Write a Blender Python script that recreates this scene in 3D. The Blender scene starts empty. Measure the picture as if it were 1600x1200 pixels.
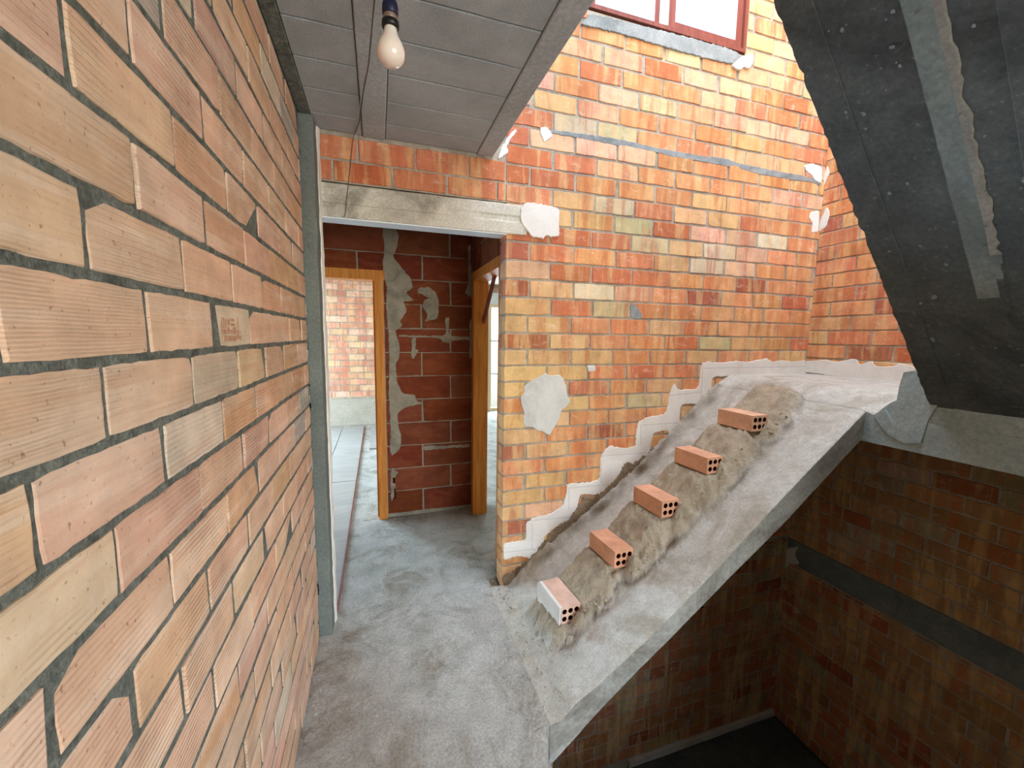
import bpy, bmesh, math, random
from mathutils import Vector, Matrix, noise
from mathutils.geometry import tessellate_polygon

# ------------------------------------------------------------------ camera, sky, lights, exposure
S = bpy.context.scene
COL = S.collection
cam_d = bpy.data.cameras.new('camera')
cam_d.sensor_width = 36.0
cam_d.lens = 638.03 / 1600 * 36.0
cam_d.clip_start = 0.02
cam = bpy.data.objects.new('camera', cam_d)
COL.objects.link(cam)
YAW, PITCH, ROLL, EYE = 0.316714018, -0.115913344, 0.0152304692, 1.6
f = Vector((math.sin(YAW) * math.cos(PITCH), math.cos(YAW) * math.cos(PITCH), math.sin(PITCH)))
r = Vector((math.cos(YAW), -math.sin(YAW), 0))
u = r.cross(f)
r2 = math.cos(ROLL) * r + math.sin(ROLL) * u
u2 = -math.sin(ROLL) * r + math.cos(ROLL) * u
cam.matrix_world = Matrix(((r2.x, u2.x, -f.x, 0), (r2.y, u2.y, -f.y, 0), (r2.z, u2.z, -f.z, EYE), (0, 0, 0, 1)))
S.camera = cam
S.view_settings.view_transform = 'Standard'
S.view_settings.look = 'None'
S.view_settings.gamma = 1
S.view_settings.use_curve_mapping = False
S.view_settings.exposure = 0.45

W = bpy.data.worlds.new('sky')
S.world = W
W.use_nodes = True
nt = W.node_tree
nt.nodes.clear()
wo = nt.nodes.new('ShaderNodeOutputWorld')
wb = nt.nodes.new('ShaderNodeBackground')
sk = nt.nodes.new('ShaderNodeTexSky')
sk.sky_type = 'NISHITA'
sk.sun_disc = False
sk.sun_elevation = math.radians(50)
sk.sun_rotation = math.radians(200)
nt.links.new(sk.outputs[0], wb.inputs[0])
wb.inputs[1].default_value = 1.0
nt.links.new(wb.outputs[0], wo.inputs[0])
S.cycles.max_bounces = 10
S.cycles.diffuse_bounces = 7
S.cycles.sample_clamp_indirect = 6

def area(name, loc, size, direction, power, color):
    d = bpy.data.lights.new(name, 'AREA')
    d.shape = 'RECTANGLE'; d.size, d.size_y = size
    d.energy = power; d.color = color
    o = bpy.data.objects.new(name, d); COL.objects.link(o)
    o.location = loc
    o.rotation_euler = Vector(direction).to_track_quat('-Z', 'Y').to_euler()
    return o
# daylight through the openings of the house, plus two added fill lamps
area('daylight_upper_front_window', (1.8, -3.3, 4.3), (2.8, 1.6), (0, 1, -0.15), 65, (0.90, 0.95, 1.0))
area('daylight_stair_window', (1.79, 2.85, 4.35), (1.15, 1.1), (0, -1, -0.45), 220, (0.74, 0.87, 1.0))
area('fill_roof_opening', (1.95, 1.35, 5.6), (2.3, 1.9), (0, 0, -1), 82, (0.82, 0.92, 1.0))  # added fill from above, through an unseen opening in the roof
area('daylight_left_room_window', (-2.7, 7.85, 1.5), (1.1, 1.5), (0.35, -1, 0), 420, (0.55, 0.78, 1.0))
area('daylight_left_room_side_window', (-3.6, 5.5, 1.2), (2.4, 2.2), (1, 0.1, 0), 80, (0.72, 0.87, 1.0))
area('daylight_right_room_window', (2.9, 8.75, 1.15), (1.4, 2.2), (0, -1, 0), 220, (0.72, 0.87, 1.0))
area('fill_front_room', (2.0, -3.3, 1.5), (2.4, 1.7), (-0.25, 1, 0), 118, (0.95, 0.98, 1.0))  # added fill behind the camera for the left and back walls

# ------------------------------------------------------------------ helpers
rnd = random.Random(7)
def lin(c):
    return tuple((x / 255 / 12.92 if x / 255 <= 0.04045 else ((x / 255 + 0.055) / 1.055) ** 2.4) for x in c)
def tag(o, label=None, cat=None, kind=None, group=None):
    if label: o['label'] = label
    if cat: o['category'] = cat
    if kind: o['kind'] = kind
    if group: o['group'] = group
    return o
def empty(name, loc=(0, 0, 0), parent=None):
    o = bpy.data.objects.new(name, None); COL.objects.link(o); o.location = loc
    if parent: o.parent = parent
    return o
def obj(name, me, parent=None, mat=None, loc=None, rotz=None):
    if isinstance(me, bmesh.types.BMesh):
        m = bpy.data.meshes.new(name); me.to_mesh(m); me.free(); me = m
    if mat and not me.materials: me.materials.append(mat)
    o = bpy.data.objects.new(name, me); COL.objects.link(o)
    if parent: o.parent = parent
    if loc is not None: o.location = loc
    if rotz: o.rotation_euler = (0, 0, rotz)
    return o
def pymesh(name, verts, faces, smooth=False):
    m = bpy.data.meshes.new(name); m.from_pydata([tuple(v) for v in verts], [], faces); m.update()
    if smooth: m.shade_smooth()
    return m
def add_box(bm, lo, hi):
    x0, y0, z0 = lo; x1, y1, z1 = hi
    v = [bm.verts.new(p) for p in ((x0,y0,z0),(x1,y0,z0),(x1,y1,z0),(x0,y1,z0),(x0,y0,z1),(x1,y0,z1),(x1,y1,z1),(x0,y1,z1))]
    for q in ((0,3,2,1),(4,5,6,7),(0,1,5,4),(1,2,6,5),(2,3,7,6),(3,0,4,7)): bm.faces.new([v[i] for i in q])
def box(name, lo, hi, mat, parent=None, bev=0.0):
    bm = bmesh.new(); add_box(bm, lo, hi)
    if bev: bmesh.ops.bevel(bm, geom=list(bm.edges), offset=bev, segments=2, affect='EDGES')
    return obj(name, bm, parent, mat)
def boxes(name, lst, mat, parent=None):
    bm = bmesh.new()
    for lo, hi in lst: add_box(bm, lo, hi)
    return obj(name, bm, parent, mat)
def lathe(name, prof, mat, parent=None, n=24, loc=(0,0,0)):
    V = []; F = []
    for (rr, z) in prof:
        for k in range(n):
            a = 2*math.pi*k/n; V.append((rr*math.cos(a), rr*math.sin(a), z))
    for i in range(len(prof)-1):
        for k in range(n):
            F.append((i*n+k, i*n+(k+1) % n, (i+1)*n+(k+1) % n, (i+1)*n+k))
    F.append(tuple(range(n))[::-1]); F.append(tuple((len(prof)-1)*n+k for k in range(n)))
    return obj(name, pymesh(name, V, F, True), parent, mat, loc)
def tube(name, pts, rad, mat, parent=None, n=6):
    V = []; F = []
    pts = [Vector(p) for p in pts]
    for i, p in enumerate(pts):
        t = (pts[min(i+1, len(pts)-1)] - pts[max(i-1, 0)]).normalized()
        a = t.orthogonal().normalized() if i == 0 else (a - t*a.dot(t)).normalized()
        b = t.cross(a)
        for k in range(n):
            w = 2*math.pi*k/n; V.append(p + rad*(math.cos(w)*a + math.sin(w)*b))
    for i in range(len(pts)-1):
        for k in range(n): F.append((i*n+k, i*n+(k+1) % n, (i+1)*n+(k+1) % n, (i+1)*n+k))
    F.append(tuple(range(n))[::-1]); F.append(tuple((len(pts)-1)*n+k for k in range(n)))
    return obj(name, pymesh(name, V, F, True), parent, mat)
def fbm(p, o=4): return noise.fractal(Vector(p), 0.6, 2.1, o)
def sm(a, b, x):
    t = min(1, max(0, (x-a)/(b-a))); return t*t*(3-2*t)
def lerp_pts(P, x):
    if x <= P[0][0]: return P[0][1]
    for (a, za), (b, zb) in zip(P, P[1:]):
        if x <= b: return za + (zb-za)*(x-a)/(b-a)
    return P[-1][1] + (P[-1][1]-P[-2][1])/(P[-1][0]-P[-2][0])*(x-P[-1][0])

# ------------------------------------------------------------------ materials
class NT:
    def __init__(s, name):
        s.m = bpy.data.materials.new(name); s.m.use_nodes = True; s.t = s.m.node_tree
        s.b = s.t.nodes['Principled BSDF']; s.b.inputs['Roughness'].default_value = 0.9
        s.b.inputs['Specular IOR Level'].default_value = 0.25
    def n(s, k, **kw):
        x = s.t.nodes.new(k)
        for a, v in kw.items(): setattr(x, a, v)
        return x
    def l(s, a, b): s.t.links.new(a, b)
    def pos(s, scale=(1,1,1)):
        g = s.n('ShaderNodeNewGeometry'); mp = s.n('ShaderNodeMapping'); mp.inputs['Scale'].default_value = scale
        s.l(g.outputs['Position'], mp.inputs['Vector']); return mp.outputs[0]
    def noise(s, scale, vec=None, detail=4, rough=0.6, dist=0.0):
        x = s.n('ShaderNodeTexNoise'); x.inputs['Scale'].default_value = scale; x.inputs['Detail'].default_value = detail
        x.inputs['Roughness'].default_value = rough; x.inputs['Distortion'].default_value = dist
        s.l(vec if vec is not None else s.pos(), x.inputs['Vector']); return x.outputs['Fac']
    def ramp(s, fac, stops):
        x = s.n('ShaderNodeValToRGB'); e = x.color_ramp.elements
        while len(e) < len(stops): e.new(0.5)
        for i, (p, c) in enumerate(stops):
            e[i].position = p; e[i].color = (c, c, c, 1) if isinstance(c, (int, float)) else (*c, 1)
        s.l(fac, x.inputs[0]); return x.outputs[0]
    def mix(s, fac, a, b, mode='MIX'):
        x = s.n('ShaderNodeMix'); x.data_type = 'RGBA'; x.blend_type = mode
        for sock, v in ((x.inputs['Factor'], fac), (x.inputs['A'], a), (x.inputs['B'], b)):
            if isinstance(v, (int, float)): sock.default_value = v
            elif isinstance(v, tuple): sock.default_value = (*v, 1)
            else: s.l(v, sock)
        return x.outputs['Result']
    def bump(s, h, strength=0.4, dist=0.003):
        x = s.n('ShaderNodeBump'); x.inputs['Strength'].default_value = strength; x.inputs['Distance'].default_value = dist
        s.l(h, x.inputs['Height'])
        if s.b.inputs['Normal'].is_linked:
            s.l(s.b.inputs['Normal'].links[0].from_socket, x.inputs['Normal'])
        s.l(x.outputs[0], s.b.inputs['Normal'])
    def col(s, c):
        s.l(c, s.b.inputs['Base Color']) if not isinstance(c, tuple) else setattr(s.b.inputs['Base Color'], 'default_value', (*c, 1))

def mat_brick(name, attr=False, streak=(16, 16, 2.0), light=(232, 190, 134), dark=(198, 112, 72), white=0.5, ridge=False, amt=0.55):
    m = NT(name)
    if attr:
        a = m.n('ShaderNodeAttribute'); a.attribute_name = 'tint'; base = a.outputs['Color']
    else:
        a = m.n('ShaderNodeObjectInfo'); base = a.outputs['Color']
    st = m.noise(1.0, m.pos(streak), 3, 0.6, 0.4)
    c = m.mix(m.ramp(st, [(0.50, 0.0), (0.62, amt)]), base, lin(light))
    c = m.mix(m.ramp(st, [(0.36, amt), (0.46, 0.0)]), c, lin(dark))
    mo = m.noise(9.0, None, 5, 0.65)
    c = m.mix(1.0, c, m.ramp(mo, [(0.3, 0.80), (0.7, 1.12)]), 'MULTIPLY')
    wn = m.noise(11.0, m.pos((1.2, 1.2, 2.2)), 6, 0.75, 0.6)
    c = m.mix(m.ramp(wn, [(0.56, 0.0), (0.72, white)]), c, lin((240, 222, 200)))
    pit = m.noise(120.0, None, 2, 0.5)
    c = m.mix(m.ramp(pit, [(0.27, 0.5), (0.34, 0.0)]), c, lin((110, 60, 40)))
    m.col(c)
    m.bump(m.noise(60.0, None, 5, 0.7), 0.5, 0.0025)
    if ridge:
        w = m.n('ShaderNodeTexWave'); w.wave_type = 'BANDS'; w.bands_direction = 'Z'; w.inputs['Scale'].default_value = 34
        w.inputs['Distortion'].default_value = 1.6; w.inputs['Detail'].default_value = 2; w.inputs['Detail Scale'].default_value = 1.2
        m.l(m.pos((1, 0.25, 1)), w.inputs['Vector'])
        g = m.mix(m.ramp(m.noise(5.0, None, 2), [(0.4, 0.0), (0.58, 1.0)]), (0.5, 0.5, 0.5), w.outputs['Color'])
        m.bump(g, 0.8, 0.003)
    return m.m

def mat_rough(name, c1, c2, c3=None, scale=5.0, grain=140.0, bump=0.5, dist=0.004, speck=None, rough=0.92, ga=0.2, soil_shade=None):
    m = NT(name); m.b.inputs['Roughness'].default_value = rough
    c = m.mix(m.ramp(m.noise(scale, None, 6, 0.65, 0.3), [(0.35, 0.0), (0.68, 1.0)]), lin(c1), lin(c2))
    if c3: c = m.mix(m.ramp(m.noise(scale*0.45, None, 5, 0.7, 0.8), [(0.5, 0.0), (0.66, 0.85)]), c, lin(c3))
    g = m.noise(grain, None, 3, 0.7)
    if soil_shade:
        a = m.n('ShaderNodeAttribute'); a.attribute_name = 'soil_shade'; sp = m.n('ShaderNodeSeparateColor'); m.l(a.outputs['Color'], sp.inputs[0])
        c = m.mix(sp.outputs[0], c, lin(soil_shade[0])); c = m.mix(sp.outputs[1], c, lin(soil_shade[1])); c = m.mix(1.0, c, m.ramp(m.noise(24.0, None, 5, 0.7), [(0.3, 0.86), (0.7, 1.1)]), 'MULTIPLY')
    c = m.mix(1.0, c, m.ramp(g, [(0.3, 1-ga), (0.7, 1+ga*0.9)]), 'MULTIPLY')
    if speck: c = m.mix(m.ramp(m.noise(70.0, None, 3, 0.6), [(0.66, 0.0), (0.74, 0.8)]), c, lin(speck))
    m.col(c)
    m.bump(m.noise(grain*0.4, None, 6, 0.75), bump, dist)
    return m.m
def mat_plain(name, c, rough=0.6, metal=0.0, spec=0.4):
    m = NT(name); m.col(lin(c)); m.b.inputs['Roughness'].default_value = rough; m.b.inputs['Metallic'].default_value = metal
    m.b.inputs['Specular IOR Level'].default_value = spec
    m.bump(m.noise(40.0), 0.15, 0.001)
    return m.m
def mat_wood(name, c1, c2, scale=(40, 40, 3), rough=0.6):
    m = NT(name); m.b.inputs['Roughness'].default_value = rough
    c = m.mix(m.ramp(m.noise(1.0, m.pos(scale), 4, 0.6, 0.8), [(0.35, 0.0), (0.65, 1.0)]), lin(c1), lin(c2))
    m.col(c); m.bump(m.noise(1.0, m.pos(tuple(2*s for s in scale)), 3), 0.2, 0.001)
    return m.m
def mat_glass(name):
    m = NT(name); t = m.t
    tr = m.n('ShaderNodeBsdfTransparent'); gl = m.n('ShaderNodeBsdfGlossy'); gl.inputs['Roughness'].default_value = 0.03
    mx = m.n('ShaderNodeMixShader'); mx.inputs[0].default_value = 0.06
    tr.inputs[0].default_value = (0.95, 0.97, 0.97, 1)
    m.l(tr.outputs[0], mx.inputs[1]); m.l(gl.outputs[0], mx.inputs[2])
    m.l(mx.outputs[0], t.nodes['Material Output'].inputs[0]); return m.m

M_BRICK = mat_brick('brick_clay')
M_BRICK_A = mat_brick('brick_clay_tinted', attr=True)
M_SALMON = mat_brick('brick_salmon', streak=(2.0, 2.0, 22), light=(234, 212, 188), dark=(208, 164, 138), white=0.22, ridge=True, amt=0.45)
M_SALMON_A = mat_brick('brick_salmon_tinted', attr=True, streak=(2.0, 2.0, 22), light=(234, 212, 188), dark=(208, 164, 138), white=0.22, ridge=True, amt=0.45)
M_BLOCK = mat_brick('hollow_brick_red', streak=(3, 3, 9), light=(150, 84, 54), dark=(110, 52, 34), white=0.06, amt=0.4)
M_STEP = mat_brick('step_brick_clay', streak=(3, 3, 3), light=(222, 164, 124), dark=(196, 128, 92), white=0.10, amt=0.35)
M_MORTAR = mat_rough('mortar_pale', (164, 152, 134), (196, 184, 164), (140, 132, 118), 9, 130, 0.7, 0.004)
M_MORTAR_D = mat_rough('mortar_dark', (104, 108, 100), (138, 142, 132), (78, 82, 74), 40, 170, 1.0, 0.010, speck=(158, 160, 150), ga=0.35)
M_PLASTER = mat_rough('white_plaster', (228, 222, 210), (240, 236, 228), (216, 208, 196), 4, 120, 0.2, 0.0015, ga=0.05)
M_GREYPL = mat_rough('grey_cement_patch', (204, 202, 194), (222, 220, 212), (190, 188, 180), 4, 120, 0.25, 0.002, ga=0.06)
M_SMEAR = mat_rough('mortar_smear', (140, 132, 114), (172, 160, 140), (118, 112, 100), 9, 110, 0.6, 0.003)
M_FLOOR = mat_rough('rough_concrete_floor', (172, 168, 156), (200, 196, 184), (142, 130, 110), 7, 95, 1.0, 0.016, ga=0.26, speck=(206, 200, 190))
M_STAIR = mat_rough('stair_concrete', (200, 196, 182), (218, 214, 202), (176, 166, 146), 6.0, 130, 1.0, 0.012, ga=0.16, soil_shade=((188, 170, 140), (108, 88, 66)))  # second soil tone: brown crust, and shade painted under the step bricks
M_EARTH = mat_rough('step_mortar', (170, 154, 130), (192, 178, 154), (138, 120, 96), 10, 90, 1.0, 0.008)
M_CEMENT = mat_rough('blue_grey_cement', (140, 144, 142), (166, 168, 164), (118, 122, 120), 8, 110, 0.6, 0.004)
M_RIDGE = mat_rough('brown_mortar_crust', (134, 114, 90), (160, 140, 114), (92, 74, 56), 22, 70, 1.0, 0.012)
M_SLABEDGE = mat_rough('cast_concrete_edge', (160, 158, 148), (184, 180, 168), (120, 114, 102), 5, 60, 0.7, 0.006)
M_CEIL = mat_rough('concrete_block_ceiling', (164, 170, 172), (186, 192, 194), None, 4, 190, 1.0, 0.005)
M_JOIST = mat_rough('precast_joist', (168, 174, 176), (186, 192, 194), (154, 158, 158), 3, 60, 0.25, 0.002)
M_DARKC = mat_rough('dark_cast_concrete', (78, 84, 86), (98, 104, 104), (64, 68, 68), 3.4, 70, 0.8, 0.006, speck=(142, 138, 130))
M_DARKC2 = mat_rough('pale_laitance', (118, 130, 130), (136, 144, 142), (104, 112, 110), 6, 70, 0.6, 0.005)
M_LINTEL = mat_rough('lintel_concrete', (200, 194, 176), (222, 216, 200), (140, 132, 116), 4.5, 90, 0.45, 0.003)
M_POST = mat_rough('cement_render_post', (108, 114, 108), (122, 128, 120), (96, 102, 96), 3, 90, 0.3, 0.002)
M_BEAMFACE = mat_rough('landing_cement', (148, 164, 164), (170, 184, 182), (124, 136, 134), 4, 60, 0.5, 0.004)
M_ORANGE = mat_wood('varnished_pine', (196, 118, 44), (222, 148, 66))
M_REDWOOD = mat_wood('red_brown_timber', (122, 62, 50), (146, 80, 64))
M_BOARD = mat_wood('floor_board', (150, 150, 144), (168, 166, 158), (2, 9, 2), 0.30)
M_WHITE = mat_rough('far_ceiling_white', (222, 224, 224), (236, 236, 236), None, 3, 40, 0.1, 0.002)
M_GLASS = mat_glass('clear_glass')
M_BLACK = mat_plain('black_bakelite', (18, 18, 20), 0.4)
M_SOCK = mat_plain('worn_socket_metal', (150, 130, 112), 0.5, 0.6)
M_BLUE = mat_plain('dark_blue_socket_cap', (20, 26, 54), 0.45)
M_BULB = NT('frosted_glass'); M_BULB.col(lin((236, 222, 208))); M_BULB.b.inputs['Roughness'].default_value = 0.18
M_BULB.b.inputs['Specular IOR Level'].default_value = 0.6; M_BULB.b.inputs['Subsurface Weight'].default_value = 0.3; M_BULB = M_BULB.m
M_WIRE = mat_plain('grey_wire', (86, 84, 78), 0.6)
M_WIREP = mat_plain('pale_wire', (176, 176, 170), 0.6)
M_HOLE = mat_plain('dark_hollow', (60, 26, 16), 0.95, 0, 0.0)
mat_brick_print = mat_rough('worn_brown_print', (176, 132, 104), (196, 156, 126), None, 60, 200, 0.3, 0.001)
M_RAG = mat_rough('pale_ragged_mortar', (134, 134, 128), (152, 150, 142), None, 14, 90, 0.7, 0.005)
M_STEPR = mat_brick('step_brick_grooved', streak=(3, 3, 3), light=(226, 176, 140), dark=(196, 128, 92), white=0.10, ridge=True, amt=0.35)
M_LIT_SOFFIT = mat_plain('lit_soffit_white', (226, 234, 238), 0.5)  # light on the lintel underside, put into the colour
M_PENCIL = mat_plain('blue_pencil', (128, 134, 160), 0.9)

# ------------------------------------------------------------------ brick meshes (shared between alike bricks)
# local frame: x along the course, z up, front face looks to -y, y=0 is the mortar face
def brick_mesh(L, H, proud, depth, seed, jit=0.0012, n_long=5, n_short=2, chip=0.5):
    q = random.Random(seed)
    pts = []
    hx, hz = L/2, H/2; c = 0.0018
    def side(p0, p1, n):
        for i in range(n):
            t = i/n; pts.append([p0[0]+(p1[0]-p0[0])*t, p0[1]+(p1[1]-p0[1])*t])
    side((-hx+c, -hz), (hx-c, -hz), n_long); side((hx, -hz+c), (hx, hz-c), n_short)
    side((hx-c, hz), (-hx+c, hz), n_long); side((-hx, hz-c), (-hx, -hz+c), n_short)
    if q.random() < chip:
        k = q.choice((0, n_long, n_long+n_short, 2*n_long+n_short)); s = q.uniform(0.002, 0.005)
        pts[k][0] -= math.copysign(s, pts[k][0]); pts[k][1] -= math.copysign(s*0.6, pts[k][1])
    for p in pts: p[0] += q.gauss(0, jit); p[1] += q.gauss(0, jit)
    n = len(pts); tilt = (q.gauss(0, 0.0012)/hx, q.gauss(0, 0.0008)/hz)
    def ring(y, k):
        return [((p[0]-math.copysign(k, p[0])), y + (tilt[0]*p[0]+tilt[1]*p[1] if y < 0 else 0), p[1]-math.copysign(k, p[1])) for p in pts]
    V = ring(depth, 0) + ring(-proud*0.45, 0) + ring(-proud, 0.0025)
    F = []
    for a in (0, n):
        for i in range(n): F.append((a+i, a+(i+1) % n, a+n+(i+1) % n, a+n+i))
    F.append(tuple(range(2*n, 3*n)))
    return V, F
_cache = {}
def get_brick(kind, L, H, proud, depth, mat, variants=10, **kw):
    k = (kind, round(L/0.006), round(H/0.004), round(proud*500), round(depth*200), rnd.randrange(variants))
    if k not in _cache:
        V, F = brick_mesh(L, H, proud, depth, hash(k[1:]) % 99991, **kw)
        m = pymesh('brick', V, F); m.materials.append(mat); _cache[k] = m
    return _cache[k]

PAL = {'o': (218, 150, 100), 'r': (206, 126, 88), 'y': (220, 176, 122), 'g': (204, 188, 144), 'p': (226, 178, 142), 'b': (178, 108, 80), 'w': (222, 204, 172)}
def vary(c, a=9):
    d = rnd.gauss(0, a); return tuple(min(255, max(0, x + d + rnd.gauss(0, a*0.4))) for x in c)

from bpy_extras.object_utils import world_to_camera_view
def seen_area(center, ux, uz, hl, hh, normal):
    """size of a brick in the picture (0 when something stands before it or it is outside the frame)"""
    o = Vector((0, 0, EYE)); hits = 0; uv = []
    for a, b in ((0, 0), (-.8, -.7), (.8, -.7), (-.8, .7), (.8, .7)):
        p = center + ux*hl*a + uz*hh*b + normal*0.012
        w = world_to_camera_view(S, cam, p); uv.append((w.x*1600, w.y*1200))
        if not (-0.01 < w.x < 1.01 and -0.01 < w.y < 1.01 and w.z > 0): continue
        d = p - o
        ok, *_ = S.ray_cast(DG, o, d.normalized(), distance=d.length-0.02)
        if not ok: hits += 1
    if not hits: return 0
    (x1, y1), (x2, y2), (x3, y3), (x4, y4) = uv[1], uv[2], uv[4], uv[3]
    return abs((x1*y2-x2*y1)+(x2*y3-x3*y2)+(x3*y4-x4*y3)+(x4*y1-x1*y4))/2*hits/5

def lay_bricks(wall, origin, ux, rows, mat, mat_attr, kind, proud=0.005, depth=0.004, limit=300, jit=0.0012, name='brick', end_depth=None, n_long=5, n_short=2, chip=0.5):
    """rows: (z0, z1, [(s0, s1, rgb)]) in metres along ux; each brick seen becomes a part, the rest one joined part"""
    ux = Vector(ux); uz = Vector((0, 0, 1)); nrm = ux.cross(uz).normalized()   # faces the room
    rot = math.atan2(ux.y, ux.x); origin = Vector(origin); cand = []
    for z0, z1, bl in rows:
        for s0, s1, c, *ed in bl:
            ctr = origin + ux*((s0+s1)/2) + uz*((z0+z1)/2)
            cand.append((seen_area(ctr, ux, uz, (s1-s0)/2, (z1-z0)/2, nrm), ctr, s1-s0, z1-z0, c, ed[0] if ed else depth))
    cand.sort(key=lambda t: -t[0])
    rest = []; n = 0
    for i, (a, ctr, L, H, c, dp) in enumerate(cand):
        if a > 12 and n < limit:
            o = obj(name, get_brick(kind, L, H, proud + rnd.choice((-0.0008, 0, 0.0008, 0.0014)), dp, mat, jit=jit, n_long=n_long, n_short=n_short, chip=chip), wall, loc=ctr, rotz=rot)
            o.rotation_euler[1] = rnd.gauss(0, 0.003)
            o.color = (*lin(c), 1); n += 1
        else: rest.append((ctr, L, H, c, dp))
    if rest:
        V = []; F = []; C = []
        R = Matrix.Rotation(rot, 3, 'Z')
        for ctr, L, H, c, dp in rest:
            v, fs = brick_mesh(L, H, proud, dp, rnd.random(), jit=jit, n_long=2, n_short=1)
            b = len(V); V += [R @ Vector(p) + ctr for p in v]; F += [tuple(b+i for i in q) for q in fs]; C += [lin(c)]*len(v)
        me = pymesh('bricks_beyond', V, F); me.materials.append(mat_attr)
        at = me.color_attributes.new('tint', 'FLOAT_COLOR', 'POINT')
        for i, c in enumerate(C): at.data[i].color = (*c, 1)
        tag(obj('brick_field', me, wall), kind='stuff')
    return n

def row_bricks(s0, s1, first, pitch, joint, colf, end_full=None):
    out = []; a = s0; b = first; i = 0
    while a < s1 - 0.02:
        e = min(b, s1)
        if e - a > 0.035:
            j = joint*(0.8 + 0.4*rnd.random())
            out.append((a + (0 if i == 0 else j/2), e - (0 if e == s1 else j/2), colf(i, (a+e)/2)))
        a = e; b = e + pitch*(1 + rnd.gauss(0, 0.012)); i += 1
    return out

def patch(name, poly, plane, thick, mat, parent, label=None, rough=0.0035, step=0.014):
    """irregular smear of plaster standing proud of a wall; plane = (origin, ux)"""
    o, ux = Vector(plane[0]), Vector(plane[1]); nrm = ux.cross(Vector((0, 0, 1))).normalized()
    for _ in range(1):
        poly = [q for (a, b), (c, d) in zip(poly, poly[1:]+poly[:1]) for q in ((a*0.86+c*0.14, b*0.86+d*0.14), (a*0.14+c*0.86, b*0.14+d*0.86))]
    P = []
    for (a, b), (c, d) in zip(poly, poly[1:]+poly[:1]):
        L = math.hypot(c-a, d-b); n = max(1, int(L/step))
        for i in range(n):
            t = i/n; x, z = a+(c-a)*t, b+(d-b)*t
            P.append((x + rough*fbm((x*60, z*60, 3.3)), z + rough*1.2*fbm((x*60, z*60, 7.7))))
    P = [p for i, p in enumerate(P) if math.hypot(p[0]-P[i-1][0], p[1]-P[i-1][1]) > 0.001]
    bm = bmesh.new()
    w = lambda x, z, h: o + ux*x + Vector((0, 0, z)) + nrm*h
    cx = sum(p[0] for p in P)/len(P); cz = sum(p[1] for p in P)/len(P)
    n = len(P)
    ar = sum(P[i][0]*P[(i+1) % n][1]-P[(i+1) % n][0]*P[i][1] for i in range(n))
    if ar < 0: P = P[::-1]
    back = [bm.verts.new(w(x, z, -0.002)) for x, z in P]
    mid = [bm.verts.new(w(x, z, thick*0.75)) for x, z in P]
    I = []
    for i in range(n):
        tx, tz = P[(i+1) % n][0]-P[i-1][0], P[(i+1) % n][1]-P[i-1][1]; L = math.hypot(tx, tz) or 1
        k = 0.003; I.append((P[i][0]-tz/L*k, P[i][1]+tx/L*k))
    front = [bm.verts.new(w(x, z, thick)) for x, z in I]
    for A, B in ((back, mid), (mid, front)):
        for i in range(n): bm.faces.new((A[i], A[(i+1) % n], B[(i+1) % n], B[i]))
    for t in tessellate_polygon([[Vector((x, z, 0)) for x, z in I]]):
        try: bm.faces.new([front[k] for k in t])
        except ValueError: pass
    bmesh.ops.recalc_face_normals(bm, faces=list(bm.faces))
    q = obj(name, bm, parent, mat)
    if label: q['label'] = label
    return q

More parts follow.
